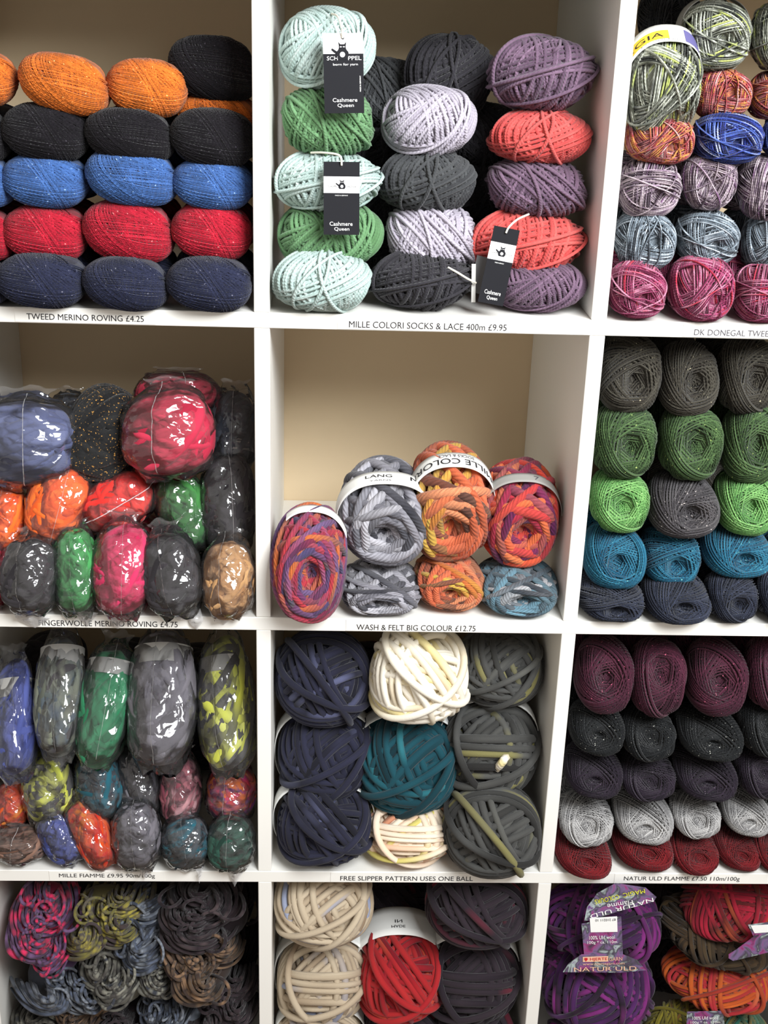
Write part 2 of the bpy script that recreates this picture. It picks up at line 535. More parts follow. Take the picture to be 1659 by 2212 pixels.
def tube_world(p, rad, sides, closed=True, x0=0, nrm=None):
    m, s, _ = p.shape
    if closed:
        tg = np.roll(p, -1, 1) - np.roll(p, 1, 1)
    else:
        tg = np.gradient(p, axis=1)
    tg /= np.linalg.norm(tg, axis=-1, keepdims=True) + 1e-12
    nr = p / (np.linalg.norm(p, axis=-1, keepdims=True) + 1e-12) if nrm is None else np.broadcast_to(nrm, p.shape)
    nr = nr - tg * (nr * tg).sum(-1, keepdims=True)
    nr /= np.linalg.norm(nr, axis=-1, keepdims=True) + 1e-12
    bn = np.cross(tg, nr)
    a = np.arange(sides) / sides * 2 * np.pi
    R = np.asarray(rad)
    R = R[:, None, None, None] if R.ndim == 1 else R[:, :, None, None]
    v = p[:, :, None, :] + R * (np.cos(a)[None, None, :, None] * nr[:, :, None, :] + np.sin(a)[None, None, :, None] * bn[:, :, None, :])
    v = v.reshape(-1, 3)
    ss = s if closed else s - 1
    I, K, J = np.meshgrid(np.arange(m), np.arange(ss), np.arange(sides), indexing='ij')
    K1, J1 = (K + 1) % s, (J + 1) % sides
    idx = lambda i, k, j: (i * s + k) * sides + j
    f = np.stack([idx(I, K, J), idx(I, K1, J), idx(I, K1, J1), idx(I, K, J1)], -1).reshape(-1, 4)
    u0 = x0 + I + K / ss * 0.998
    u1 = x0 + I + (K + 1) / ss * 0.998
    w0, w1 = J / sides, (J + 1) / sides
    uv = np.stack([np.stack([u0, w0], -1), np.stack([u1, w0], -1), np.stack([u1, w1], -1), np.stack([u0, w1], -1)], -2).reshape(-1, 2)
    return v, f, uv


def sphere_grid(nu, nv):
    th = np.linspace(0, np.pi, nv + 1)
    ph = np.arange(nu) / nu * 2 * np.pi
    Tt, Pp = np.meshgrid(th, ph, indexing='ij')
    q = np.stack([np.sin(Tt) * np.cos(Pp), np.sin(Tt) * np.sin(Pp), np.cos(Tt)], -1)
    I, J = np.meshgrid(np.arange(nv), np.arange(nu), indexing='ij')
    J1 = (J + 1) % nu
    f = np.stack([I * nu + J, (I + 1) * nu + J, (I + 1) * nu + J1, I * nu + J1], -1).reshape(-1, 4)
    return q.reshape(-1, 3), f


def winding(name, seed, semi, axis, sr, nb, per, beta, step=None, n=2.3, seg=40, sides=4, lump_a=0.02, rope=0.0,
            hole=None, core=0.93, layer=0.05, tails=0, jitter=0.0, pitch=2.05, tail_ax=False):
    rng = np.random.default_rng(seed)
    ax = np.array(axis, float)
    ax /= np.linalg.norm(ax)
    e1 = np.cross(ax, [0.3, 0.2, 0.93])
    e1 /= np.linalg.norm(e1)
    e2 = np.cross(ax, e1)
    lump = [(rng.normal(size=3) * 1.6, rng.uniform(0, 6.28), lump_a * rng.uniform(.4, 1)) for _ in range(4)]
    ms = float(np.mean(semi))
    loops, rads = [], []
    s = np.arange(seg) / seg * 2 * np.pi
    phi = rng.uniform(0, 6.28)
    for b in range(nb):
        fb = b / max(1, nb - 1)
        phi = phi + (step * rng.uniform(.85, 1.15) if step else rng.uniform(0.8, 2.6))
        be = math.radians(beta[0] + (beta[1] - beta[0]) * fb + rng.uniform(-1, 1) * beta[2])
        nn = ax * math.cos(be) + (e1 * math.cos(phi) + e2 * math.sin(phi)) * math.sin(be)
        u = np.cross(nn, ax + rng.normal(size=3) * 1e-3)
        u /= np.linalg.norm(u)
        w = np.cross(nn, u)
        for k in range(per):
            t = (k - (per - 1) / 2)
            off = t * pitch * sr / ms + rng.normal() * jitter * sr / ms
            tw = rng.normal() * 0.012
            n2 = nn + u * (tw + t * 0.010) + w * rng.normal() * 0.012
            n2 /= np.linalg.norm(n2)
            uu = np.cross(n2, w)
            uu /= np.linalg.norm(uu)
            ww = np.cross(n2, uu)
            c = math.sqrt(max(0.05, 1 - off * off))
            q = c * (np.cos(s)[:, None] * uu + np.sin(s)[:, None] * ww) + off * n2
            rr = 1 - layer + layer * fb + rng.normal() * 0.15 * sr / ms
            if rope:
                rr += rope * math.sqrt(max(0, 1 - (2 * t / per) ** 2))
            loops.append(q * rr)
            rads.append(sr * rng.uniform(.88, 1.12))
    for _ in range(tails):
        nn = rng.normal(size=3)
        nn -= ax * (nn @ ax) * rng.uniform(.5, .9)
        if tail_ax:
            nn = ax + rng.normal(size=3) * .35
        nn /= np.linalg.norm(nn)
        u = np.cross(nn, rng.normal(size=3))
        u /= np.linalg.norm(u)
        w = np.cross(nn, u)
        q = np.cos(s)[:, None] * u + np.sin(s)[:, None] * w + nn * rng.uniform(-.3, .3)
        q /= np.linalg.norm(q, axis=-1, keepdims=True)
        loops.append(q * (1 + 1.0 * sr / ms))
        rads.append(sr)
    dim = None
    if hole:
        hr, hd = hole

        def dim(p, semi_):
            # push the wound end inward around the pull hole (winding axis)
            q = p / np.array(semi_)
            al = (q * ax).sum(-1)
            rho = np.linalg.norm(q - al[..., None] * ax, axis=-1)
            g = np.exp(-(rho / hr) ** 2) * np.sign(al)
            return p - (g[..., None] * hd * ax) * np.array(semi_)
    v, f, uv = tubes(np.array(loops), semi, n, rng, lump, np.array(rads), sides, dim)
    cq, cf = sphere_grid(28, 18)
    cv = shape_map(cq * (core - layer * .5), semi, n, rng, lump)
    if dim:
        cv = dim(cv, semi)
    az = np.arctan2(cq[:, 2], cq[:, 0]) * 2.5 + cq[:, 1] * 9 + 60
    cuv = np.stack([az[cf.ravel()], np.full(len(cf) * 4, .3)], -1)
    v2 = np.concatenate([v, cv])
    f2 = np.concatenate([f, cf + len(v)])
    uv2 = np.concatenate([uv, cuv])
    MESH.setdefault(name, []).append(make_mesh(name, v2, f2, uv2))
    NOM[name] = np.array(semi)


for i in range(4):
    rg = random.Random(i)
    winding('tweed', 10 + i, (.044, .040, .030), (1, rg.uniform(-.3, .3), rg.uniform(.6, 1.1)), .0011, 22, 10, (48, 30, 9), n=2.7,
            seg=36, sides=3, lump_a=.035, layer=.05, jitter=.3, core=.975, pitch=1.75)
    winding('cash', 30 + i, (.052, .045, .033), (1, rg.uniform(-.5, .5), rg.uniform(-.8, .8)), .0021, 17, 8, (66, 36, 10), n=2.25,
            seg=44, sides=4, lump_a=.04, layer=.20, tails=3, jitter=.5, tail_ax=True)
for i in range(5):
    rg = random.Random(50 + i)
    winding('sock', 60 + i, (.031, .050, .031), (rg.uniform(-.35, .35), -1, rg.uniform(-.3, .3)), .00115, 13, 9, (72, 48, 8), n=2.4,
            seg=40, sides=3, lump_a=.03, layer=.14, tails=3, hole=(.30, .24), jitter=.3)
    winding('donegal', 80 + i, (.033, .055, .032), (rg.uniform(-.2, .2), -1, rg.uniform(-.05, .3)), .00135, 17, 8, (84, 46, 3),
            step=.83, n=2.5, seg=36, sides=3, lump_a=.035, layer=.20, rope=.055, hole=(.36, .34), jitter=.25)
for i in range(4):
    rg = random.Random(90 + i)
    winding('mille', 100 + i, (.043, .062, .042), (rg.uniform(-.12, .12), -1, rg.uniform(-.05, .12)), .0046, 38, 1, (86, 40, 2),
            step=.72, n=2.3, seg=52, sides=10, lump_a=.02, layer=.26, hole=(.34, .34), core=.90)
    winding('mille_fine', 190 + i, (.043, .062, .042), (rg.uniform(-.1, .1), -1, .05), .0034, 60, 1, (87, 40, 2),
            step=.70, n=2.3, seg=48, sides=8, lump_a=.02, layer=.26, hole=(.34, .34), core=.90)
    winding('flamme', 180 + i, (.033, .055, .032), (rg.uniform(-.25, .25), -1, rg.uniform(.35, .8)), .00135, 17, 8, (84, 46, 3),
            step=.83, n=2.5, seg=36, sides=3, lump_a=.035, layer=.20, rope=.055, hole=(.36, .34), jitter=.25)
    winding('felt', 120 + i, (.055, .055, .052), (rg.uniform(-.7, .7), -1, rg.uniform(-.5, .5)), .0042, 13, 5, (74, 46, 12), n=2.3,
            seg=44, sides=8, lump_a=.02, layer=.32, tails=2, jitter=.5)
    winding('roving', 140 + i, (.030, .030, .050), (1, rg.uniform(-.4, .4), rg.uniform(-.3, .3)), .0058, 10, 4, (80, 62, 8), n=2.4,
            seg=40, sides=8, lump_a=.05, layer=.10, jitter=.3, core=.98)
    winding('slub', 160 + i, (.055, .055, .045), (.3, rg.uniform(-.5, .5), 1), .0026, 20, 6, (84, 62, 8), n=2.1,
            seg=56, sides=6, lump_a=.05, layer=.34, tails=2, jitter=.6)


def bag_mesh(seed):
    rng = np.random.default_rng(seed)
    nu, nv = 48, 52
    t = np.linspace(-1.07, 1.22, nv)
    ph = np.arange(nu) / nu * 2 * np.pi
    sem = np.array((.030, .030, .050))
    v = np.zeros((nv, nu, 3))
    for i, ti in enumerate(t):
        c = max(0.0, 1 - abs(ti / 1.10) ** 2.6)
        rx = 1.10 * c ** .5
        fl = min(1, max(0, (abs(ti) - .86) / .34))
        wx = rx * (1 - fl) + fl * (.62 + .25 * max(0, abs(ti) - 1))
        wy = rx * (1 - fl) + fl * .03
        v[i, :, 0] = wx * np.cos(ph)
        v[i, :, 1] = wy * np.sin(ph)
        v[i, :, 2] = ti * 1.02
    rad = v.copy()
    rad[..., 2] *= .3
    rad /= np.linalg.norm(rad, axis=-1, keepdims=True) + 1e-6
    d = np.zeros(v.shape[:2])
    wv = v + .10 * np.sin(v[..., [1, 2, 0]] * 5 + rng.uniform(0, 6, 3))
    for _ in range(16):
        k = rng.normal(size=3)
        k /= np.linalg.norm(k)
        fq = rng.uniform(3.0, 11.0)
        d += (np.abs(np.sin((wv * k).sum(-1) * fq + rng.uniform(0, 6.28))) - .64) / fq ** .8
    v = v + rad * d[..., None] * 0.13
    v = (v * sem).reshape(-1, 3)
    I, J = np.meshgrid(np.arange(nv - 1), np.arange(nu), indexing='ij')
    J1 = (J + 1) % nu
    f = np.stack([I * nu + J, I * nu + J1, (I + 1) * nu + J1, (I + 1) * nu + J], -1).reshape(-1, 4)
    MESH.setdefault('bag', []).append(make_mesh('plastic_bag', v, f))
    # heat-sealed centre seam along the front
    sv, sf = [], []
    js = int(nu * .75) + int(rng.integers(-3, 4))
    vv = v.reshape(nv, nu, 3)
    for i in range(3, nv - 3):
        a = vv[i, js % nu] * np.array([1, 1.03, 1])
        w = 0.0002 + 0.0002 * abs(math.sin(i * 1.3 + seed))
        sv += [a + np.array([-w, -.0005, 0]), a + np.array([w, -.0016, 0])]
    for i in range(len(sv) // 2 - 1):
        sf.append((2 * i, 2 * i + 1, 2 * i + 3, 2 * i + 2))
    MESH.setdefault('seam', []).append(make_mesh('bag_seam', np.array(sv), sf))


for i in range(5):
    bag_mesh(200 + i)


def hank_mesh(seed, nst=26):
    """looped end of a soft hank: a few swags of nested arcs whose ends curl back into the pile"""
    rng = np.random.default_rng(seed)
    seg = 40
    t = np.linspace(-1, 1, seg)
    P_, R_ = [], []
    nsw = 4
    base = rng.uniform(-2.2, -0.9)
    for s_ in range(nsw):
        rot = base + rng.normal() * .45
        ca = rng.uniform(-.35, .35)
        cz = .45 - .9 * s_ / (nsw - 1) + rng.normal() * .08
        wd = np.array([math.cos(rot), 0, math.sin(rot)])      # direction the arcs bulge to
        sd = np.array([-math.sin(rot), 0, math.cos(rot)])
        for k in range(nst):
            fr = k / (nst - 1)
            rho = .18 + .52 * fr + rng.normal() * .03
            sq = rng.uniform(.75, 1.1)
            al = t * rng.uniform(1.5, 1.9)
            yb = -.80 + .35 * fr + rng.normal() * .07 - .12 * s_
            p = (np.array([ca, 0, cz]) + wd * (rho * np.cos(al) - .35)[:, None] + sd * (rho * sq * np.sin(al))[:, None])
            p = p + (np.array([1, 0, 0]) * rng.normal() * .05 + np.array([0, 0, 1]) * rng.normal() * .05)
            p[:, 1] = yb + 1.25 * np.abs(t) ** 3 + .06 * np.sin(t * 5 + rng.uniform(0, 6.28))
            P_.append(p * np.array([.048, .048, .045]))
            R_.append(.0017 * rng.uniform(.75, 1.5) * (1 + .25 * np.sin(t * rng.uniform(3, 9) + rng.uniform(0, 6))))
    for _ in range(9):                                       # single escaping curls
        c = np.array([rng.uniform(-.6, .6), -1.05, rng.uniform(-.6, .6)])
        rho, a0 = rng.uniform(.14, .26), rng.uniform(0, 6.28)
        al = a0 + t * 2.4
        p = c + np.stack([rho * np.cos(al), .9 * np.abs(t) ** 3, rho * 1.2 * np.sin(al)], -1)
        P_.append(p * np.array([.048, .048, .045]))
        R_.append(np.full(seg, .0019))
    v, f, uv = tube_world(np.array(P_), np.array(R_), 5, closed=False, nrm=np.array([.2, -1, .1]))
    cq, cf = sphere_grid(20, 12)
    cv = cq * np.array([.042, .030, .040]) + np.array([0, .012, 0])
    v2 = np.concatenate([v, cv])
    MESH.setdefault('hank', []).append(make_mesh('hank', v2, np.concatenate([f, cf + len(v)]), np.concatenate([uv, np.zeros((len(cf) * 4, 2)) + .4])))
    NOM['hank'] = np.array((.048, .048, .045))


for i in range(4):
    hank_mesh(300 + i)

# ------------------------------------------------------------------ placing by contact
CNT = {}
LOG = []


def solve(cx, cy, w, h, Y, dy, roll=0, tilt=0, rest=None, cell=None, row=None):
    """pixel ellipse + distance -> centre, semi axes, rotation. Y is the world depth of the centre;
    rest = shelf height the ball stands on (then Y follows from the contact)"""
    ro, ti = math.radians(roll), math.radians(tilt)
    X = np.array([math.cos(ro), 0, math.sin(ro)])
    Z0 = np.array([-math.sin(ro), 0, math.cos(ro)])
    Y0 = np.array([0, 1.0, 0])
    Z = Z0 * math.cos(ti) + Y0 * math.sin(ti)
    Yl = Y0 * math.cos(ti) - Z0 * math.sin(ti)
    A = np.stack([X, Yl, Z], 1)
    xn, yn = (cx - 829.5) / F_PX, -(cy - 1106) / F_PX
    gu, gv = RGT - xn * FWD, UPV - yn * FWD
    gr = math.cos(ro) * gu + math.sin(ro) * gv
    gz = -math.sin(ro) * gu + math.cos(ro) * gv

    def size(Yc):
        c = at(cx, cy, Yc)
        dep = (c - CAM) @ FWD
        s = F_PX / dep
        sx, sz = w / 2 / s, h / 2 / s
        hw, hh = sx, sz
        for _ in range(8):
            sy = dy * sx if dy > .2 else dy
            o = (sy * (Yl @ gr)) ** 2 + (sz * (Z @ gr)) ** 2
            sx = math.sqrt(max(hw ** 2 - o, (.7 * hw) ** 2)) / abs(X @ gr)
            o = (sy * (Yl @ gz)) ** 2 + (sx * (X @ gz)) ** 2
            sz = math.sqrt(max(hh ** 2 - o, (.45 * hh) ** 2)) / abs(Z @ gz)
        return c, np.array([sx, sy, sz])
    ext = lambda sm, ax: math.sqrt(((sm * A[ax]) ** 2).sum())
    if rest is not None:
        lo, hi = Y - 0.04, Y + 0.05
        for _ in range(30):
            mid = (lo + hi) / 2
            c, sm = size(mid)
            if c[2] - ext(sm, 2) > rest:
                lo = mid
            else:
                hi = mid
        Y = (lo + hi) / 2
    c, sm = size(Y)
    if rest is not None:
        c[2] = rest + ext(sm, 2)
    if row is not None:
        zmax = -(row - 1) * P - T / 2 - .001
        ez = ext(sm, 2)
        if c[2] - ez < ZF(row):
            if c[1] - ext(sm, 1) * .35 > 0:
                c[2] = ZF(row) + ez
        if c[2] + ez > zmax and c[1] > 0:
            c[2] = zmax - ez
    if cell is not None and c[1] > -0.01:
        x0, x1 = CELLX[cell]
        e = ext(sm, 0)
        if c[0] + e > x1 - .001:
            c[0] = x1 - .001 - e
        if c[0] - e < x0 + .001:
            c[0] = max(c[0], x0 + .001 + e)
    return c, sm, A


def pose(c, A, scale=None):
    m = Matrix(A.tolist()).to_4x4()
    if scale is not None:
        m = m @ Matrix.Diagonal((*scale, 1))
    return Matrix.Translation(c) @ m


def pick(kind, i=None):
    k = CNT.get(kind, 0)
    CNT[kind] = k + 1
    L = MESH[kind]
    return L[(k if i is None else i) % len(L)]


def ball(kind, mat, cx, cy, w, h, Y, label, group=None, dy=1.0, roll=0, tilt=0, rest=None, cell=None, row=None,
         var=None, name='yarn_ball', band=None, cat='yarn'):
    c, sm, A = solve(cx, cy, w, h, Y, dy, roll, tilt, rest, cell, row)
    LOG.append((label[:30], cx, cy, c.round(3), sm.round(3)))
    me = pick(kind, var)
    sc = sm / NOM[kind]
    if band is None:
        o = link(name, me, YM[mat], None, pose(c, A, sc))
        return tag(o, label, cat, group), c, sm, A
    base = c - np.array([0, 0, math.sqrt(((sm * A[2]) ** 2).sum())])
    e = thing(name, label, cat, Matrix.Translation(base), group)
    rel = Matrix.Translation(c - base)
    link('wound_yarn', me, YM[mat], e, rel @ pose(np.zeros(3), A, sc))
    bk = band.get('k', 1.08)
    b = band_mesh(sm, **{k: v for k, v in band.items() if k not in ('mat', 'texts', 'patches')})
    bo = link('paper_band', b, band.get('mat', M_PAPER), e, rel @ pose(np.zeros(3), A))
    yref = min(abs(band['y0']), abs(band['y1']))
    for pt in band.get('patches', []):
        tha, thb, ya, yb, pm = pt
        th, yy = np.meshgrid(np.linspace(tha, thb, 12), np.linspace(ya, yb, 3), indexing='ij')
        q = band_pt(sm, th, np.full_like(th, yref), bk + .006)
        q[..., 1] = sm[1] * yy
        fc = [(i_ * 3 + j_, i_ * 3 + 3 + j_, i_ * 3 + 4 + j_, i_ * 3 + 1 + j_) for i_ in range(11) for j_ in range(2)]
        link('colour_patch', make_mesh('colour_patch', q.reshape(-1, 3), fc), pm, bo)
    for tx in band.get('texts', []):
        band_text(bo, sm, tx, yref, bk + .012)
    return e, c, sm, A


def band_pt(sm, th, y, k=1.03, n=2.4):
    """point on the paper band: th measured from the top over x, y along the ball's depth axis (fraction)"""
    yy = np.asarray(y)
    rr = (1 - np.abs(yy) ** 2.4) ** (1 / 2.4)
    rr = np.maximum(rr, .35)
    ux, uz = np.sin(th), np.cos(th)
    d = (np.abs(ux) ** n + np.abs(uz) ** n) ** (1 / n)
    return np.stack([sm[0] * k * ux / d * rr, sm[1] * yy + 0 * ux, sm[2] * k * uz / d * rr], -1)


def band_mesh(sm, y0=-.25, y1=.15, axis='Y', k=1.08, th0=-math.pi, th1=math.pi):
    nt, ny = 48, 5
    th = np.linspace(th0, th1, nt)
    ys = np.linspace(y0, y1, ny)
    Tm, Ym = np.meshgrid(th, ys, indexing='ij')
    # a stiff paper band keeps one radius across its width
    ym = .5 * (y0 + y1)
    base = band_pt(sm, Tm, np.full_like(Ym, min(abs(y0), abs(y1))), k)
    base[..., 1] = sm[1] * Ym
    inn = base * np.array([.985, 1, .985])
    v = np.concatenate([base.reshape(-1, 3), inn.reshape(-1, 3)])
    N = nt * ny
    f = []
    for i in range(nt - 1):
        for j in range(ny - 1):
            a = i * ny + j
            f.append((a, a + 1, a + ny + 1, a + ny))
            f.append((N + a, N + a + ny, N + a + ny + 1, N + a + 1))
        f.append((i * ny, i * ny + ny, N + i * ny + ny, N + i * ny))
        b = i * ny + ny - 1
        f.append((b, N + b, N + b + ny, b + ny))
    return make_mesh('paper_band', v, f)


TXT = {}


def text_mesh(s):
    """flat lettering as a mesh in a unit frame: returns verts (n,2) normalised to 0..1 box, faces"""
    if s in TXT:
        return TXT[s]
    cu = bpy.data.curves.new('lettering', 'FONT')
    cu.body = s
    cu.resolution_u = 3
    ob = bpy.data.objects.new('lettering', cu)
    COL.objects.link(ob)
    dg = bpy.context.evaluated_depsgraph_get()
    me = bpy.data.meshes.new_from_object(ob.evaluated_get(dg))
    v = np.array([tuple(p.co) for p in me.vertices])[:, :2]
    f = [tuple(p.vertices) for p in me.polygons]
    bpy.data.objects.remove(ob)
    bpy.data.curves.remove(cu)
    bpy.data.meshes.remove(me)
    lo, hi = v.min(0), v.max(0)
    r = ((v - lo) / (hi - lo), f, (hi - lo)[0] / (hi - lo)[1])
    TXT[s] = r
    return r


def band_text(bo, sm, tx, yref=.2, kk=1.09):
    s, tha, thb, ya, yb, mat = tx            # from angle tha to thb, base line ya to top yb
    v, f, asp = text_mesh(s)
    th = tha + v[:, 0] * (thb - tha)
    y = ya + v[:, 1] * (yb - ya)
    yr = bo.data
    p = band_pt(sm, th, np.full(len(th), yref), kk)
    p[:, 1] = sm[1] * y
    o = link('lettering', make_mesh('lettering', p, f, smooth=False), mat, bo)


# ---- flat cards described by their pixel corners and the surface they hang against
def frame_px(tl, tr, bl, Ya, Yb):
    """card with its top at depth Ya and bottom at depth Yb -> matrix (u right, v up from lower left), width, height"""
    a, b, c = at(*tl, Ya), at(*tr, Ya), at(*bl, Yb)
    X = b - a
    w = np.linalg.norm(X)
    X = X / w
    U = a - c
    U = U - X * (U @ X)
    h = np.linalg.norm(U)
    U = U / h
    N = np.cross(X, U)
    m = Matrix(np.stack([X, U, N], 1).tolist()).to_4x4()
    org = a - U * h
    return Matrix.Translation(org) @ m, w, h


def card_mesh(name, pts, th, hole=None):
    """extruded polygon in the XY plane"""
    n = len(pts)
    v = [(x, y, 0) for x, y in pts] + [(x, y, -th) for x, y in pts]
    f = [tuple(range(n)), tuple(range(2 * n - 1, n - 1, -1))]
    for i in range(n):
        j = (i + 1) % n
        f.append((i, n + i, n + j, j))
    return make_mesh(name, np.array(v), f, smooth=False)


def rect(x0, y0, x1, y1):
    return [(x0, y0), (x1, y0), (x1, y1), (x0, y1)]


def put_text(parent, s, x, y, w, h, mat, z=0.0002, rot=0, name='lettering'):
    v, f, asp = text_mesh(s)
    p = np.stack([v[:, 0] * w, v[:, 1] * h, np.full(len(v), z)], -1)
    if rot:
        c_, s_ = math.cos(rot), math.sin(rot)
        p = np.stack([p[:, 0] * c_ - p[:, 1] * s_, p[:, 0] * s_ + p[:, 1] * c_, p[:, 2]], -1)
    p += np.array([x, y, 0])
    return link(name, make_mesh('lettering', p, f, smooth=False), mat, parent)


def cord(name, pts, r, mat, parent=None, inv=None):
    """smooth round cord through world points"""
    pts = np.array(pts, float)
    t = np.linspace(0, len(pts) - 1, 8 * (len(pts) - 1) + 1)
    i = np.clip(t.astype(int), 0, len(pts) - 2)
    u = (t - i)[:, None]
    g = lambda j: pts[np.clip(j, 0, len(pts) - 1)]
    p0, p1, p2, p3 = g(i - 1), g(i), g(i + 1), g(i + 2)
    q = .5 * ((2 * p1) + (-p0 + p2) * u + (2 * p0 - 5 * p1 + 4 * p2 - p3) * u ** 2 + (-p0 + 3 * p1 - 3 * p2 + p3) * u ** 3)
    if inv is not None:
        q = np.array([tuple(inv @ Vector(a)) for a in q])
    v, f, uv = tube_world(q[None], np.array([r]), 6, closed=False, nrm=np.array([.1, -1, .2]))
    return link(name, make_mesh(name, v, f, uv), mat, parent)

# ================================================================== price strips on the shelf edges
def price_strip(text, xl, yl, xr, yr, hpx, shelf, label, mat=M_INK):
    a, b = at(xl, yl, -0.0007), at(xr, yr, -0.0007)
    up = at(xl, yl - hpx, -0.0007)
    w, h = b[0] - a[0], up[2] - a[2]
    zc = -shelf * P
    x0 = a[0]
    e = thing('price_strip', label, 'label', Matrix.Translation((x0, -0.0001, zc)), 'price strips on the shelf edges')
    link('tape', box_mesh('tape', (-.012, -0.0005, -.0070), (w + .012, 0, .0070), 0), M_STRIP, e)
    v, f, asp = text_mesh(text)
    z0 = .5 * (a[2] + b[2]) - zc
    p = np.stack([v[:, 0] * w, np.full(len(v), -0.0009), z0 + v[:, 1] * h], -1)
    link('lettering', make_mesh('lettering', p, f, smooth=False), mat, e)


price_strip('TWEED MERINO ROVING £4.25', 58, 690.5, 311, 694.5, 13, 0, 'white price strip with black capitals below the tweed balls')
price_strip('MILLE COLORI SOCKS & LACE 400m £9.95', 754, 708, 1094, 714, 14, 0, 'white price strip with black capitals below the tagged balls')
price_strip('DK DONEGAL TWEED', 1499, 723.5, 1672, 728, 13, 0, 'white price strip with faint grey capitals below the sock yarn', M_INKG)
price_strip('FINGERWOLLE MERINO ROVING £4.75', 84, 1351, 384, 1355, 12, 1, 'white price strip partly covered by film below the bagged rovings')
price_strip('WASH & FELT BIG COLOUR £12.75', 770, 1361, 1027, 1363, 12, 1, 'white price strip with black capitals below the half-empty cell')
price_strip('MILLE FIAMME £9.95 90m/100g', 128, 1896.5, 335, 1899, 10.5, 2, 'white price strip below the bagged variegated wool')
price_strip('FREE SLIPPER PATTERN USES ONE BALL', 735, 1901.5, 1021, 1903, 9.5, 2, 'white strip offering a free slipper pattern below the felting wool')
price_strip('NATUR ULD FLAMME £7.50 110m/100g', 1347, 1905, 1597, 1904, 11, 2, 'white price strip below the dark red wool balls')


# ================================================================== layers of plain balls
ORD = ['next to the white divider', 'second from the divider', 'third from the divider', 'fourth from the divider', 'fifth from the divider']


def layer(kind, mat, Y, dy, cell, row, label, group, items, rest=False, back=0, name='yarn_ball', tilt=0):
    """one layer of look-alike balls; label is 'what; which layer', the place is counted from the divider"""
    what, where = label.split('; ')
    n = len(items)
    for q, it in enumerate(items):
        cx, cy, w, h = it[:4]
        kw = dict(it[4]) if len(it) > 4 else {}
        yy = kw.pop('Y', Y)
        od = ORD[(n - 1 - q) if cell == -1 else q]
        r_ = ZF(row) if rest else None
        o, c, sm, A = ball(kind, mat, cx, cy, w, h, yy, '%s %s, %s' % (what, where, od), group, dy=dy, cell=cell, row=row, rest=r_, name=name, tilt=tilt, **kw)
        for b in range(back):
            c2 = c + np.array([0, (b + 1) * (2 * sm[1] + .002), 0])
            if c2[1] + sm[1] > D:
                continue
            c2[2] = max(c2[2] - .004, ZF(row) + sm[2])
            o2 = link(name, pick(kind), YM[mat], None, pose(c2, A, sm / NOM[kind]))
            tag(o2, '%s in the row behind, %s' % (what, od), 'yarn', group)


# ---- tweed merino balls (upper cell, beside the first divider)
L = -1
layer('tweed', 'tweed_navy', .05, .9, L, 0, 'navy tweed yarn ball; in the lowest layer', 'navy tweed balls',
      [(-92, 610, 182, 112), (95, 612, 190, 117), (277, 610, 180, 117), (455, 612, 178, 117)], rest=True, back=1)
layer('tweed', 'tweed_red', .053, .9, L, 0, 'bright red tweed yarn ball; under the blue ones', 'red tweed balls',
      [(-78, 500, 180, 118), (103, 503, 180, 124), (283, 495, 190, 138), (460, 500, 168, 125)], back=1)
layer('tweed', 'tweed_blue', .057, .9, L, 0, 'cornflower blue tweed yarn ball; above the red ones', 'blue tweed balls',
      [(-84, 385, 184, 122), (102, 389, 182, 118), (290, 378, 192, 128), (462, 397, 170, 112)], back=1)
layer('tweed', 'tweed_black', .063, .9, L, 0, 'black tweed yarn ball; above the blue ones', 'black tweed balls',
      [(-80, 285, 180, 130), (104, 285, 184, 130), (285, 290, 186, 124), (465, 298, 178, 130)], back=1)
O_G = 'orange tweed balls'
ball('tweed', 'tweed_orange', 145, 178, 192, 132, .068, 'plump orange tweed yarn ball with a flat top on the black layer', O_G, dy=.9, cell=L, roll=-6, var=0)
ball('tweed', 'tweed_orange', 320, 190, 168, 128, .085, 'round orange tweed yarn ball beside the single black top ball', O_G, dy=.9, cell=L, var=2)
ball('tweed', 'tweed_orange', -58, 167, 190, 130, .068, 'orange tweed yarn ball cut off by the picture edge', O_G, dy=.9, cell=L)
ball('tweed', 'tweed_orange', 470, 248, 170, 100, .115, 'orange tweed yarn ball squeezed between two black ones', O_G, dy=.7, cell=L)
ball('tweed', 'tweed_black', 478, 146, 186, 148, .115, 'single black tweed yarn ball topping the tweed pile', 'black tweed balls', dy=.8, cell=L)

# ---- tagged cashmere balls (upper middle cell)
G = 'tagged cashmere balls'
B0 = dict(cell=0, row=0)
ball('cash', 'mint', 693, 612, 213, 130, .06, 'pale mint yarn ball at the foot of the mint and green stack', G, dy=.85, rest=ZF(0), var=0, **B0)
ball('cash', 'sage_green', 712, 505, 232, 138, .055, 'sage green yarn ball lower in the mint and green stack', G, dy=.8, var=1, **B0)
ball('cash', 'mint', 703, 393, 226, 128, .058, 'pale mint yarn ball in the middle of the stack, behind a black tag', G, dy=.85, var=2, **B0)
ball('cash', 'sage_green', 708, 262, 206, 144, .06, 'sage green yarn ball just under the topmost mint ball', G, dy=.85, var=3, **B0)
ball('cash', 'mint', 705, 105, 212, 172, .062, 'pale mint yarn ball on top with the large cat-logo tag', G, dy=.75, var=1, **B0)
ball('cash', 'soft_black', 910, 617, 216, 122, .085, 'soft black yarn ball at the foot of the lavender stack', G, dy=.85, rest=ZF(0), var=2, **B0)
ball('cash', 'lavender', 932, 512, 206, 144, .07, 'pale lavender yarn ball with a white cord, second from the shelf', G, dy=.85, var=3, **B0)
ball('cash', 'charcoal', 925, 390, 212, 134, .078, 'charcoal yarn ball between the two lavender ones', G, dy=.85, var=0, **B0)
ball('cash', 'lavender', 925, 260, 206, 144, .082, 'pale lavender yarn ball above the charcoal one', G, dy=.85, var=1, **B0)
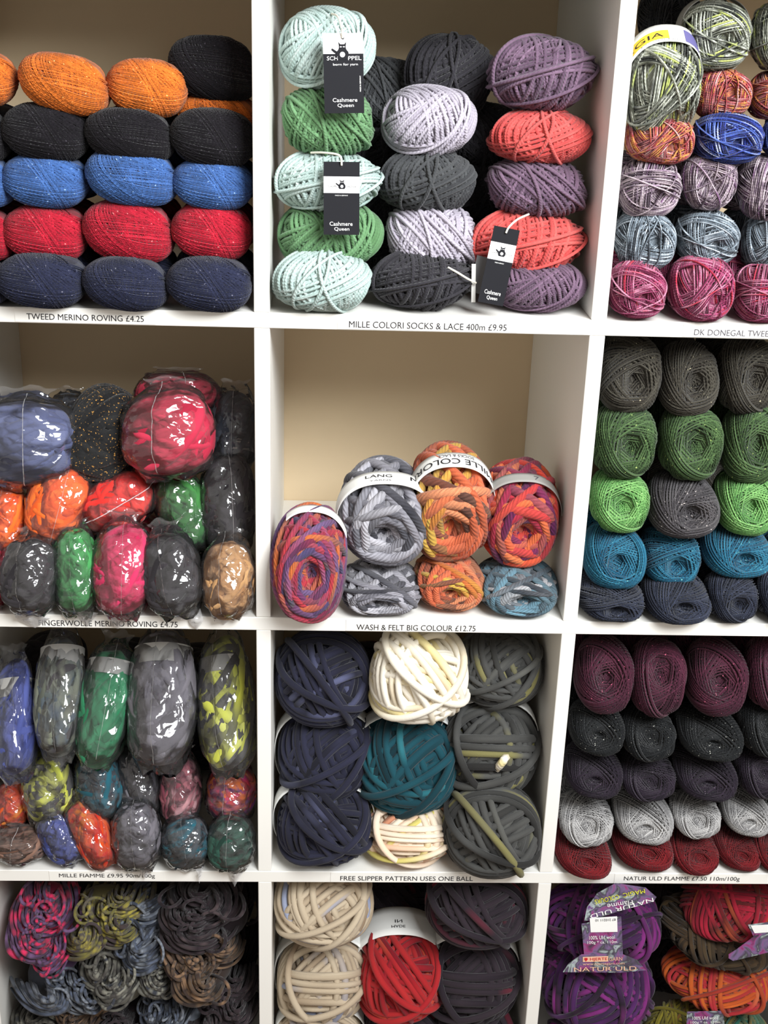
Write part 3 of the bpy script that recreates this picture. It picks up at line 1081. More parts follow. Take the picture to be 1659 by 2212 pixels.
ball('cash', 'soft_black', 972, 162, 200, 170, .155, 'soft black yarn ball set back behind the upper lavender ball', G, dy=.8, var=0, **B0)
ball('cash', 'plum', 1180, 635, 206, 104, .085, 'plum yarn ball at the foot of the coral and plum stack', G, dy=.85, rest=ZF(0), var=1, **B0)
ball('cash', 'coral', 1160, 525, 242, 138, .068, 'coral yarn ball with a tilted black tag on it', G, dy=.78, var=2, **B0)
ball('cash', 'plum', 1170, 405, 226, 122, .075, 'plum yarn ball between the two coral ones', G, dy=.85, var=3, **B0)
ball('cash', 'coral', 1177, 295, 222, 116, .08, 'coral yarn ball under the topmost plum ball', G, dy=.85, var=0, **B0)
tp = ball('cash', 'plum', 1190, 163, 226, 152, .085, 'plum yarn ball on top with a loose tail of yarn', G, dy=.8, var=2, **B0)
cord('yarn_tail', [at(1196, 118, .05), at(1206, 108, .045), at(1214, 100, .05), at(1216, 88, .06)], .0016, YM['plum'], tp[0], tp[0].matrix_basis.inverted())
GB = 'dark balls in the back row'
for (x, y, w, h, m_, lb) in [(838, 205, 170, 150, 'charcoal', 'charcoal yarn ball behind the mint and lavender stacks, upper one'),
                            (830, 330, 190, 130, 'soft_black', 'soft black yarn ball behind the mint and lavender stacks, middle one'),
                            (835, 450, 190, 130, 'charcoal', 'charcoal yarn ball behind the mint and lavender stacks, lower one'),
                            (825, 560, 190, 120, 'soft_black', 'soft black yarn ball behind the mint and lavender stacks, lowest one'),
                            (1045, 290, 180, 130, 'soft_black', 'soft black yarn ball behind the lavender and coral stacks, upper one'),
                            (1045, 410, 180, 130, 'soft_black', 'soft black yarn ball behind the lavender and coral stacks, middle one'),
                            (1045, 520, 180, 130, 'soft_black', 'soft black yarn ball behind the lavender and coral stacks, lower one')]:
    ball('cash', m_, x, y, w, h, .19, lb, GB, dy=.8, **B0)


def cat_art(parent, cx, cy, s, ink, light, z=.0003):
    """seated cat emblem with a curled tail and a ball of yarn"""
    body = [(-.30, -.5), (-.42, -.30), (-.40, -.05), (-.26, .12), (-.22, .26), (-.26, .60), (-.13, .44), (.13, .44), (.26, .60),
            (.22, .26), (.26, .12), (.40, -.05), (.42, -.30), (.30, -.5)]
    tail = [(-.36, -.22), (-.62, -.02), (-.74, .10), (-.68, .20), (-.58, .14), (-.36, .0)]
    for p in (body, tail):
        link('cat_emblem', card_mesh('cat_emblem', [(cx + x * s, cy + y * s) for x, y in p], .0001), ink, parent,
             Matrix.Translation((0, 0, z)))
    for sx in (-1, 1):
        ey = [(cx + sx * s * (.10 + .07 * math.cos(a)), cy + s * (.28 + .035 * math.sin(a) + sx * .0)) for a in np.linspace(0, 6.28, 9)[:-1]]
        link('cat_eye', card_mesh('cat_eye', ey, .0001), light, parent, Matrix.Translation((0, 0, z + .00015)))
    yb = [(cx + s * .17 * math.cos(a), cy - s * .20 + s * .17 * math.sin(a)) for a in np.linspace(0, 6.28, 17)[:-1]]
    link('yarn_emblem', card_mesh('yarn_emblem', yb, .0001), light, parent, Matrix.Translation((0, 0, z + .00015)))


def hang_tag(tl, tr, bl, Ya, Yb, label, style, cordpts):
    m, w, h = frame_px(tl, tr, bl, Ya, Yb)
    e = thing('hang_tag', label, 'tag', m, 'hang tags on the cashmere balls')
    link('card', card_mesh('card', rect(0, 0, w, h), .0006), M_TAG, e)
    if style == 1:
        link('white_panel', card_mesh('white_panel', rect(0, h * .745, w, h), .0001), M_WHITE, e, Matrix.Translation((0, 0, .0002)))
        cat_art(e, w * .48, h * .775, h * .20, M_TAG, M_WHITE, .0004)
        put_text(e, 'SCH', w * .09, h * .665, w * .27, h * .05, M_WHITE, .0004)
        put_text(e, 'PPEL', w * .62, h * .665, w * .33, h * .05, M_WHITE, .0004)
        put_text(e, 'born for yarn', w * .24, h * .59, w * .62, h * .038, M_WHITE, .0004)
        put_text(e, 'MADE IN GERMANY', w * .93, h * .27, h * .2, w * .035, M_WHITE, .0004, rot=math.pi / 2)
        put_text(e, 'Cashmere', w * .21, h * .142, w * .62, h * .05, M_WHITE, .0004)
        put_text(e, 'Queen', w * .33, h * .07, w * .41, h * .052, M_WHITE, .0004)
    else:
        link('white_panel', card_mesh('white_panel', rect(0, h * .575, w, h * .80), .0001), M_WHITE, e, Matrix.Translation((0, 0, .0002)))
        cat_art(e, w * .51, h * .69, h * .12, M_TAG, M_WHITE, .0004)
        put_text(e, 'SCHOPPEL', w * .13, h * .652, w * .26, h * .025, M_TAG, .0004)
        put_text(e, 'WOLLE', w * .66, h * .652, w * .25, h * .025, M_TAG, .0004)
        put_text(e, 'MADE IN GERMANY', w * .32, h * .535, w * .36, h * .014, M_WHITE, .0004)
        put_text(e, 'Cashmere', w * .17, h * .125, w * .64, h * .055, M_WHITE, .0004)
        put_text(e, 'Queen', w * .30, h * .05, w * .42, h * .055, M_WHITE, .0004)
    ho = [(w * .5 + .0013 * math.cos(a), h * .94 + .0013 * math.sin(a)) for a in np.linspace(0, 6.28, 11)[:-1]]
    link('eyelet', card_mesh('eyelet', ho, .0001), M_INK, e, Matrix.Translation((0, 0, .0004)))
    cord('cord', cordpts, .0011, M_STRING, e, m.inverted())


hang_tag((697, 72), (784, 71), (708, 245), .006, -.002, 'large black tag with white panel and cat logo on the top mint ball', 1,
         [at(716, 30, .045), at(730, 36, .014), at(738, 60, .003), at(740, 82, .0045)])
hang_tag((699, 349), (777, 350), (722, 507), .001, -.008, 'black tag with white stripe on the middle mint ball', 2,
         [at(672, 330, .026), at(700, 330, .010), at(733, 336, -.001), at(738, 357, -.0005)])
hang_tag((1068, 487), (1123, 498), (1030, 651), .002, -.004, 'tilted black tag with white stripe on the lower coral ball', 2,
         [at(1142, 463, .022), at(1118, 474, .006), at(1100, 490, .000), at(1093, 503, .000)])
m_, w_, h_ = frame_px((1031, 551), (1055, 557), (1028, 633), .03, .02)
tag(link('folded_card', card_mesh('folded_card', rect(0, 0, w_, h_), .0006), M_TAGG, None, m_),
    'plain grey card behind the tilted black tag', 'card')
m_, w_, h_ = frame_px((1019, 570), (1028, 570), (1018, 653), .02, .012)
e = thing('folded_card', 'white edge-on card hanging by a white cord under the lavender ball', 'card', m_)
link('card', card_mesh('card', rect(0, 0, w_, h_), .0010), M_PAPER, e)
cord('cord', [at(968, 578, .012), at(990, 590, .004), at(1010, 602, .004), at(1028, 611, .012)], .0012, M_STRING, e, m_.inverted())

# ---- sock yarn (upper cell beyond the second divider)
R = 1
SO = 'sock yarn balls'
layer('sock', 'sock_magenta', .06, 1.5, R, 0, 'magenta striped sock yarn ball; on the shelf', 'magenta sock yarn balls',
      [(1376, 630, 124, 126), (1510, 630, 140, 136), (1644, 640, 132, 126), (1780, 645, 130, 126)], rest=True, back=1)
layer('sock', 'sock_blue_grey', .06, 1.4, R, 0, 'blue-grey striped sock yarn ball; above the magenta ones', 'blue-grey sock yarn balls',
      [(1392, 520, 130, 128), (1528, 513, 136, 124), (1664, 525, 128, 128)], back=1)
layer('sock', 'sock_mauve', .065, 1.4, R, 0, 'mauve striped sock yarn ball; above the blue-grey ones', 'mauve sock yarn balls',
      [(1400, 403, 130, 134), (1527, 393, 122, 124), (1655, 405, 132, 134)], back=1)
ball('sock', 'sock_blue', 1573, 298, 150, 118, .06, 'royal blue sock yarn ball below the red one', SO, dy=1.3, cell=R, row=0)
ball('sock', 'sock_blue', 1712, 300, 140, 116, .06, 'royal blue sock yarn ball cut off by the picture edge', SO, dy=1.3, cell=R, row=0)
ball('sock', 'sock_red', 1422, 300, 146, 104, .065, 'red striped sock yarn ball squashed under the banded grey one', SO, dy=1.4, cell=R, row=0)
ball('sock', 'sock_red', 1556, 204, 130, 106, .085, 'red striped sock yarn ball above the royal blue one', SO, dy=1.3, cell=R, row=0)
ball('sock', 'sock_red', 1682, 205, 136, 114, .085, 'red striped sock yarn ball cut off by the picture edge', SO, dy=1.3, cell=R, row=0)
ball('sock', 'sock_grey_green', 1545, 78, 154, 158, .085, 'grey and green striped sock yarn ball on the top of the pile', SO, dy=1.25, cell=R, row=0,
     band=dict(y0=.05, y1=.55, mat=M_PAPERG, k=1.07))
ball('sock', 'sock_grey_green', 1690, 80, 150, 156, .085, 'grey striped sock yarn ball at the picture edge atop the red one', SO, dy=1.25, cell=R, row=0)
ball('sock', 'sock_grey_green', 1428, 188, 162, 216, .06, 'grey and green sock yarn ball with yellow brand label leaning on the divider', SO, dy=1.3, tilt=-34, row=0, cell=R,
     band=dict(y0=.05, y1=.62, mat=M_PAPER, k=1.07, patches=[(-1.1, -.06, .14, .42, M_YELLOW), (.36, .85, .10, .50, M_VIOLET)],
               texts=[('REGIA', -1.38, -.20, .20, .34, M_INK), ('Design Line', -.75, .25, .09, .125, M_INKG)]))
ball('sock', 'sock_dark', 1445, 40, 130, 150, .20, 'dark sock yarn ball deep at the back of the sock yarn cell', SO, dy=1.0, cell=R, row=0)

# ---- donegal tweed (cell under the sock yarn)
DG = 'lime and charcoal tweedy balls'
layer('donegal', 'donegal_navy', .06, 1.5, R, 1, 'dark navy tweedy yarn ball; on the shelf', 'navy tweedy balls',
      [(1316, 1288, 138, 104), (1455, 1284, 138, 112), (1578, 1286, 112, 108), (1690, 1288, 120, 108)], rest=True, back=1)
layer('donegal', 'donegal_teal', .055, 1.4, R, 1, 'teal tweedy yarn ball; above the navy ones', 'teal tweedy balls',
      [(1324, 1195, 128, 126), (1445, 1200, 122, 120), (1585, 1184, 142, 112), (1706, 1196, 110, 110)], back=1)
ball('donegal', 'donegal_lime', 1337, 1080, 124, 128, .06, 'lime green tweedy yarn ball beside the divider', DG, dy=1.5, cell=R, row=1)
ball('donegal', 'donegal_charcoal', 1470, 1088, 144, 132, .055, 'speckled charcoal tweedy yarn ball between the two lime ones', DG, dy=1.4, cell=R, row=1)
ball('donegal', 'donegal_lime', 1605, 1080, 126, 126, .06, 'lime green tweedy yarn ball with a tight swirl, away from the divider', DG, dy=1.5, cell=R, row=1)
layer('donegal', 'donegal_forest', .065, 1.4, R, 1, 'forest green tweedy yarn ball; under the brown ones', 'forest tweedy balls',
      [(1346, 952, 136, 150), (1490, 955, 134, 154), (1618, 955, 122, 156)], back=1)
layer('donegal', 'donegal_brown', .075, 1.4, R, 1, 'dark brown tweedy yarn ball; in the topmost layer', 'brown tweedy balls',
      [(1356, 808, 130, 160), (1482, 818, 122, 156), (1612, 812, 128, 156)], back=1)
for x, y in ((1395, 880), (1540, 880), (1410, 1020), (1545, 1010), (1390, 1130), (1530, 1130)):
    ball('donegal', 'donegal_brown', x, y, 120, 110, .29, 'dark brown tweedy yarn ball glimpsed in the gaps at the back', 'back row tweedy balls', dy=1.2, cell=R, row=1)

# ---- flecked wool (cell below)
layer('flamme', 'flamme_red', .07, 1.6, R, 2, 'dark red wool ball; in the lowest layer', 'dark red wool balls',
      [(1256, 1838, 112, 78), (1497, 1834, 106, 84), (1588, 1830, 94, 84), (1668, 1836, 90, 84)], rest=True, back=1)
ball('flamme', 'flamme_red', 1385, 1840, 118, 104, .035, 'dark red wool ball sticking out over the shelf edge', 'dark red wool balls', dy=1.3, cell=R, row=2)
layer('flamme', 'flamme_silver', .055, 1.5, R, 2, 'silver grey wool ball; above the dark red ones', 'silver grey wool balls',
      [(1264, 1764, 116, 108), (1383, 1758, 122, 104), (1500, 1754, 108, 92), (1606, 1752, 104, 94), (1704, 1760, 96, 94)], back=1)
layer('flamme', 'flamme_aubergine', .06, 1.5, R, 2, 'aubergine wool ball; above the silver grey ones', 'aubergine wool balls',
      [(1276, 1660, 118, 112), (1395, 1668, 122, 100), (1515, 1664, 132, 108), (1640, 1660, 112, 110)], back=1)
layer('flamme', 'flamme_black', .065, 1.5, R, 2, 'black wool ball with white flecks; above the aubergine ones', 'flecked black wool balls',
      [(1284, 1568, 112, 108), (1397, 1580, 118, 110), (1525, 1578, 136, 112), (1650, 1565, 116, 118)], back=1)
layer('flamme', 'flamme_burgundy', .065, 1.4, R, 2, 'burgundy wool ball; in the topmost layer', 'burgundy wool balls',
      [(1300, 1455, 118, 146), (1418, 1462, 120, 152), (1540, 1460, 128, 146), (1664, 1450, 116, 146)], back=1)
for x, y in ((1345, 1520), (1460, 1525), (1590, 1520), (1340, 1615), (1455, 1625), (1580, 1615), (1330, 1710), (1450, 1715), (1560, 1710)):
    ball('flamme', 'flamme_black', x, y, 110, 100, .29, 'black wool ball glimpsed in the gaps at the back', 'back row wool balls', dy=1.2, cell=R, row=2)

# ---- open cell: seven self-striping balls
MG = 'self-striping balls in the open cell'
C1 = dict(row=1)
ball('mille_fine', 'mille_rainbow', 658, 1222, 156, 236, .03, 'purple, red and blue striped ball standing at the shelf edge by the divider', MG, dy=1.5, cell=0, tilt=0,
     band=dict(y0=-.18, y1=.14, mat=M_PAPER, k=1.08, th0=-.7, th1=1.0), rest=ZF(1), var=1, roll=-3)
ball('mille', 'mille_grey', 825, 1266, 166, 124, .075, 'silver and charcoal striped ball lying on the shelf', MG, dy=1.5, rest=ZF(1), var=0, cell=0)
ball('mille', 'mille_orange', 970, 1252, 142, 126, .075, 'orange striped ball lying on the shelf', MG, dy=1.6, rest=ZF(1), var=2, cell=0)
ball('mille', 'mille_teal', 1132, 1262, 166, 128, .075, 'slate and pale blue striped ball lying on the shelf', MG, dy=1.5, rest=ZF(1), var=3, cell=0)
ball('mille', 'mille_grey', 831, 1106, 182, 216, .08, 'silver and charcoal striped ball with a paper band, on another ball', MG, dy=1.45, var=2, tilt=-13, cell=0,
     band=dict(y0=-.42, y1=-.06, mat=M_PAPER, k=1.17, th0=-1.45, th1=1.2, texts=[('LANG', -.42, .10, -.24, -.16, M_INK), ('YARNS', -.34, .08, -.34, -.31, M_INKG), ('M', .46, .66, -.24, -.14, M_INK)]))
ball('mille', 'mille_orange', 972, 1084, 172, 240, .085, 'orange striped ball with an upside-down paper band, on another ball', MG, dy=1.6, var=0, tilt=-13, cell=0,
     band=dict(y0=-.36, y1=.04, mat=M_PAPER, k=1.10, th0=-1.2, th1=1.3, texts=[('MILLE COLORI', .95, -.95, -.14, -.29, M_INK), ('SOCKS & LACE', .45, -.35, -.03, -.10, M_INKG)]))
ball('mille', 'mille_red', 1139, 1105, 166, 218, .085, 'red and violet striped ball with a plain paper band, on another ball', MG, dy=1.5, var=3, tilt=-13, cell=0,
     band=dict(y0=-.42, y1=-.16, mat=M_PAPERG, k=1.10, th0=-1.2, th1=1.35, texts=[('7', .24, .36, -.34, -.24, M_INKG)]))

# ---- thick felting wool (cell below the open one)
FG = 'thick felting wool balls'
BND = dict(y0=.10, y1=.58, mat=M_PAPER, k=1.13)
C2 = dict(cell=0, row=2)
ball('felt', 'felt_navy', 690, 1785, 196, 176, .07, 'navy felting wool ball standing on the shelf', FG, dy=.95, var=0, rest=ZF(2), band=BND, **C2)
ball('felt', 'felt_navy', 687, 1630, 196, 190, .075, 'navy felting wool ball in the middle of the navy stack', FG, dy=.95, var=1, band=BND, **C2)
ball('felt', 'felt_navy', 690, 1462, 196, 196, .08, 'navy felting wool ball on top of the navy stack', FG, dy=.95, var=2, **C2)
ball('felt', 'felt_peach', 885, 1802, 194, 152, .085, 'cream and peach felting wool ball under the teal one', FG, dy=.95, var=3, rest=ZF(2), **C2)
ball('felt', 'felt_teal', 880, 1648, 212, 208, .065, 'teal felting wool ball between the cream ones', FG, dy=.95, var=1, band=BND, **C2)
ball('felt', 'felt_cream', 903, 1460, 206, 200, .055, 'cream white felting wool ball on top of the teal one', FG, dy=.95, var=0, **C2)
ball('felt', 'felt_grey', 1080, 1795, 200, 192, .05, 'grey felting wool ball standing on the shelf edge', FG, dy=.95, var=2, rest=ZF(2), **C2)
tg = ball('felt', 'felt_grey', 1090, 1617, 198, 200, .07, 'grey felting wool ball with a white curl in the middle of the grey stack', FG, dy=.95, var=3, band=BND, **C2)
ball('felt', 'felt_grey', 1095, 1442, 180, 160, .09, 'grey felting wool ball on top of the grey stack', FG, dy=.95, var=1, **C2)
yq = tg[1][1] - tg[2][1]
cord('yarn_end', [at(1086, 1660, yq + .004), at(1092, 1652, yq - .004), at(1100, 1642, yq - .005), at(1106, 1634, yq + .006)], .0050, YM['felt_cream'], tg[0], tg[0].matrix_basis.inverted())
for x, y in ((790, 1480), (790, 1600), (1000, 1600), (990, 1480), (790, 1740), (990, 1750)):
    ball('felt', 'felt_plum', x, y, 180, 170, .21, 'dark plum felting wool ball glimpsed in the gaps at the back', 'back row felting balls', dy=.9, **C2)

# ---- felting wool in the bottom row
C3 = dict(cell=0, row=3)
ball('felt', 'felt_beige', 692, 2254, 176, 170, .07, 'beige felting wool ball with its band at the foot of the beige stack', FG, dy=.95, var=2, band=BND, rest=ZF(3), **C3)
ball('felt', 'felt_beige', 690, 2112, 184, 192, .06, 'beige felting wool ball in the middle of the beige stack', FG, dy=.95, var=3, band=BND, **C3)
ball('felt', 'felt_beige', 692, 1950, 200, 176, .05, 'beige felting wool ball on top of the beige stack', FG, dy=.95, var=1, **C3)
ball('felt', 'felt_red', 862, 2106, 176, 196, .055, 'bright red felting wool ball with a wide grey paper band', FG, dy=1.1, var=0,
     band=dict(y0=.12, y1=1.05, mat=M_PAPER, k=1.13, texts=[('MADE', -.18, .12, .42, .34, M_INK), ('IN', -.10, .06, .60, .50, M_INK)]), **C3)
ball('felt', 'felt_plum', 1035, 1952, 206, 176, .055, 'dark plum felting wool ball on top of the plum stack', FG, dy=.95, var=2, **C3)
ball('felt', 'felt_plum', 1042, 2112, 192, 196, .06, 'dark plum felting wool ball with a red streak in the plum stack', FG, dy=.95, var=3, band=BND, **C3)
ball('felt', 'felt_plum', 868, 2262, 176, 170, .07, 'dark plum felting wool ball below the bright red one', FG, dy=.95, var=1, rest=ZF(3), **C3)
ball('felt', 'felt_plum', 1050, 2262, 186, 176, .07, 'dark plum felting wool ball at the foot of the plum stack', FG, dy=.95, var=0, rest=ZF(3), **C3)
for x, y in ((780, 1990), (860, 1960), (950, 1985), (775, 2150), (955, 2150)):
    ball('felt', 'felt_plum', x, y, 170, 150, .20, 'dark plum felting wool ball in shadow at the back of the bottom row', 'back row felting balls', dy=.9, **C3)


# ================================================================== bagged rovings
def bag(mat, cx, cy, w, h, Y, label, group, roll=0, tilt=25, dy=1.0, rest=None, cell=-1, row=1, var=None, band=None, corners=(), kind='roving', flat=None):
    c, sm, A = solve(cx, cy, w, h, Y, dy, roll, tilt, rest, cell, row)
    sm = sm * .97
    LOG.append((label[:30], cx, cy, c.round(3), sm.round(3)))
    base = c - np.array([0, 0, math.sqrt(((sm * A[2]) ** 2).sum())])
    e = thing('bagged_roving', label, 'yarn', Matrix.Translation(base), group)
    rel = Matrix.Translation(c - base)
    sc = sm / NOM[kind]
    i = CNT.get('bagn', 0)
    CNT['bagn'] = i + 1
    link('wool_roving', MESH[kind][(i if var is None else var) % len(MESH[kind])], YM[mat], e, rel @ pose(np.zeros(3), A, sc * .90))
    j = i % len(MESH['bag'])
    sb = sm / NOM['roving']
    b = link('plastic_bag', MESH['bag'][j], M_BAG, e, rel @ pose(np.zeros(3), A, sb * 1.03))
    link('seam', MESH['seam'][j], M_PLSEAM, b)
    if band:
        # paper band around the upper part, local Z is the long axis
        z0, z1 = band
        th = np.linspace(-math.pi, math.pi, 40)
        r0 = (1 - abs(z0) ** 2.4) ** (1 / 2.4)
        v, f = [], []
        for t_ in th:
            for z in (z0, z1):
                v.append((sm[0] * 1.03 * math.sin(t_) * r0, -sm[1] * 1.03 * math.cos(t_) * r0, sm[2] * z))
        for q in range(39):
            f.append((2 * q, 2 * q + 2, 2 * q + 3, 2 * q + 1))
        link('paper_band', make_mesh('paper_band', np.array(v), f), M_PAPERG, e, rel @ pose(np.zeros(3), A))
    for poly in corners:
        # loose corner of film hanging over the shelf edge
        pts = [at(x, y, -.004) for x, y in poly]
        pc = np.mean(pts, 0)
        rn = random.Random(int(poly[0][0]))
        v = [p - base + np.array([0, rn.uniform(-.002, .0015), 0]) for p in pts] + [pc - base + np.array([0, -.004, 0])]
        n = len(pts)
        f = [(k, (k + 1) % n, n) for k in range(n)]
        link('bag_corner', make_mesh('bag_corner', np.array(v), f, smooth=False), M_FILM, e)
    return e


M_PLSEAM = plastic('sealed_seam_film', 0.55, 60)
M_FILM = plastic('loose_film', 0.22, 90)

RG = 'bagged merino rovings'
bag('rov_black', 70, 1255, 126, 168, .05, 'bagged black roving standing on the shelf, with a loose film corner', RG, rest=ZF(1), var=0,
    corners=[[(20, 1315), (40, 1346), (76, 1362), (110, 1340), (70, 1325)]])
bag('rov_crimson', -34, 1255, 100, 150, .06, 'bagged crimson roving just showing at the picture edge', RG, rest=ZF(1))
bag('rov_green', 165, 1238, 100, 186, .05, 'bagged grass green roving standing on the shelf beside the magenta one', RG, rest=ZF(1), roll=5,
    corners=[[(165, 1320), (172, 1342), (188, 1358), (214, 1326)]])
bag('rov_magenta', 266, 1235, 122, 204, .045, 'bagged magenta roving standing on the shelf', RG, rest=ZF(1),
    corners=[[(228, 1334), (246, 1360), (256, 1362), (284, 1336)]])
bag('rov_black', 372, 1248, 122, 186, .05, 'bagged black roving standing between the magenta and tan ones', RG, rest=ZF(1), roll=12,
    corners=[[(398, 1330), (412, 1354), (426, 1366), (440, 1345), (432, 1318)]])
bag('rov_tan', 493, 1252, 108, 172, .05, 'bagged tan roving standing in the corner by the divider', RG, rest=ZF(1),
    corners=[[(450, 1318), (468, 1340), (484, 1354), (512, 1330)]])
bag('rov_crimson', 300, 1170, 120, 120, .12, 'bagged crimson roving lying behind the magenta one', RG)
bag('rov_orange', 12, 1125, 98, 150, .06, 'bagged orange roving partly cut off by the picture edge', RG)
bag('rov_orange', 130, 1086, 128, 190, .06, 'bagged bright orange roving leaning above the black and green ones', RG, roll=-14)
bag('rov_red', 256, 1084, 118, 170, .07, 'bagged scarlet roving lying on its side', RG, roll=-62, tilt=15)
bag('rov_deep_green', 400, 1106, 112, 176, .075, 'bagged deep green roving leaning toward the dark bags', RG, roll=20)
bag('rov_black', 494, 1085, 112, 216, .07, 'bagged black roving standing above the tan one', RG, roll=4)
bag('rov_slate', 505, 930, 100, 180, .12, 'bagged slate roving with a paper band high in the corner', RG, band=(-.55, -.25), tilt=30)
bag('rov_lilac_blue', 55, 955, 230, 190, .075, 'large bagged lilac blue roving above the orange ones', RG, dy=.7, tilt=15)
bag('rov_slate', 150, 905, 90, 110, .17, 'bagged slate roving deep behind the lilac blue one', RG)
ball('roving', 'confetti_black', 226, 938, 140, 196, .10, 'black ball with multicoloured flecks between the blue and crimson bags', RG, dy=1.0, roll=-16, tilt=25, cell=-1, row=1)
bag('rov_crimson', 364, 936, 186, 192, .065, 'large bagged crimson roving on top of the pile', RG, dy=.7, tilt=20)
bag('rov_crimson', 385, 855, 170, 100, .14, 'bagged dark crimson roving behind the large crimson bag', RG, dy=.8)
bag('rov_black', 420, 1190, 130, 130, .14, 'bagged black roving in shadow behind the green one', RG)
bag('rov_black', 200, 1170, 150, 130, .15, 'bagged black roving in shadow behind the orange one', RG)

VG = 'bagged variegated wool'
K2 = dict(row=2)
bag('rov_brown', 46, 1822, 116, 84, .06, 'bagged brown wool lying low on the shelf', VG, rest=ZF(2), tilt=10, **K2)
bag('rov_cobalt', 134, 1812, 86, 126, .05, 'bagged dark blue wool lying askew on the shelf', VG, rest=ZF(2), roll=38, **K2)
bag('rov_sunset', 198, 1804, 84, 156, .045, 'bagged red and orange wool lying askew on the shelf', VG, rest=ZF(2), roll=32, **K2)
bag('rov_mauve_grey', 296, 1808, 102, 146, .05, 'bagged grey wool standing on the shelf beside the teal one', VG, rest=ZF(2), roll=6,
    corners=[[(292, 1870), (302, 1886), (314, 1902), (330, 1872)]], **K2)
bag('rov_teal_grey', 402, 1822, 98, 116, .045, 'bagged teal and grey wool standing on the shelf', VG, rest=ZF(2), roll=12,
    corners=[[(418, 1872), (426, 1888), (431, 1911), (440, 1876)]], **K2)
bag('rov_dark_green', 500, 1822, 96, 124, .045, 'bagged dark green wool standing in the corner by the divider', VG, rest=ZF(2),
    corners=[[(478, 1876), (494, 1892), (507, 1917), (520, 1892), (536, 1874)]], **K2)
bag('rov_sunset', 10, 1735, 80, 110, .06, 'bagged orange-red wool at the picture edge', VG, **K2)
bag('rov_lime_grey', 105, 1700, 108, 164, .055, 'bagged lime and grey striped wool in the middle layer', VG, roll=6, **K2)
bag('rov_teal_grey', 216, 1692, 100, 164, .055, 'bagged dark teal wool in the middle layer', VG, roll=16, **K2)
bag('rov_grey_stripe', 300, 1684, 80, 168, .06, 'bagged charcoal wool with pale streaks in the middle layer', VG, roll=18, **K2)
bag('rov_rose', 390, 1705, 86, 154, .055, 'bagged rose and burgundy wool in the middle layer', VG, **K2)
bag('rov_rainbow', 500, 1712, 100, 132, .055, 'bagged pink, orange and violet wool by the divider', VG, roll=-4, **K2)
TL = dict(tilt=42, row=2)
bag('rov_cobalt', 34, 1550, 104, 256, .07, 'bagged cobalt blue wool with a paper band in the top layer', VG, roll=10, band=(.30, .62), **TL)
bag('rov_olive_grey', 132, 1500, 108, 262, .075, 'bagged olive and grey wool with a paper band in the top layer', VG, roll=4, band=(.45, .78), **TL)
bag('rov_emerald', 228, 1520, 116, 260, .075, 'bagged emerald green wool with a white band in the top layer', VG, roll=-8, band=(.45, .72), **TL)
bag('rov_mauve_grey', 350, 1512, 142, 296, .07, 'large bagged mauve grey wool in the top layer', VG, roll=2, band=(.5, .78), **TL)
bag('rov_lime_grey', 488, 1520, 118, 300, .075, 'bagged lime and charcoal striped wool by the divider in the top layer', VG, roll=8, band=(.42, .66), **TL)
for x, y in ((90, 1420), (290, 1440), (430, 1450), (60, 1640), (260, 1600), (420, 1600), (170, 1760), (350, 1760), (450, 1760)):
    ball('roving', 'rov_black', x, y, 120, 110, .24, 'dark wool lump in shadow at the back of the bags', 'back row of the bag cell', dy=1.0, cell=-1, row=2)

# ================================================================== hanks in the bottom row
HG = 'loose wool hanks in the bottom row'


def hank(mat, cx, cy, w, h, Y, label, roll=0, var=None, dy=1.1, tilt=34):
    ball('hank', mat, cx, cy, w, h, Y, label, HG, dy=dy, roll=roll, tilt=tilt, cell=-1, row=3, var=var, name='yarn_hank')


hank('hank_magenta', 30, 1985, 170, 190, .05, 'magenta and purple wool hank at the top beside the picture edge', -20, 0)
hank('hank_magenta', 115, 2030, 150, 170, .045, 'magenta wool hank with a bright pink end hanging forward', 15, 1)
hank('hank_olive', 225, 1985, 180, 170, .06, 'olive yellow and plum wool hank below the shelf edge', -10, 2)
hank('hank_blue', 315, 2010, 160, 180, .065, 'blue-grey wool hank beside the olive one', 20, 3)
hank('hank_dark', 440, 1975, 220, 160, .08, 'dark brown wool hank in the upper corner by the divider', 0, 0)
hank('hank_blue', 75, 2120, 190, 150, .045, 'slate blue wool hank with curled pale loops', -30, 2)
hank('hank_grey', 250, 2090, 170, 190, .045, 'grey wool hank with long pale strands in the middle', 10, 1)
hank('hank_grey', 350, 2080, 130, 150, .05, 'small grey wool hank with pale knots', -14, 0)
hank('hank_brown', 425, 2070, 190, 190, .05, 'brown and taupe wool hank near the divider', -16, 3)
hank('hank_brown', 180, 2170, 130, 140, .04, 'small ginger brown wool hank low in the pile', 12, 0)
hank('hank_blue', 370, 2180, 150, 140, .04, 'blue and white wool hank low in the pile', 24, 1)
hank('hank_grey', 50, 2210, 180, 130, .045, 'taupe grey wool hank lowest beside the picture edge', 0, 3)
hank('hank_dark', 500, 2170, 150, 180, .055, 'dark plum wool hank low against the divider', 0, 2)
hank('hank_dark', 270, 2220, 200, 130, .06, 'dark brown wool hank lowest in the middle of the pile', 0, 1)
for x in (20, 160, 300, 440):
    ball('hank', 'hank_dark', x, 2270, 190, 150, .07, 'dark wool hank in the bottom layer lying on the lowest board', HG, dy=1.0, cell=-1, row=3, rest=ZF(3), name='yarn_hank', tilt=34)
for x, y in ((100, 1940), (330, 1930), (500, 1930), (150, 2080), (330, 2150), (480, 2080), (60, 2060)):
    ball('hank', 'hank_dark', x, y, 190, 160, .21, 'dark wool hank in shadow behind the front hanks', HG, dy=1.0, cell=-1, row=3, name='yarn_hank')

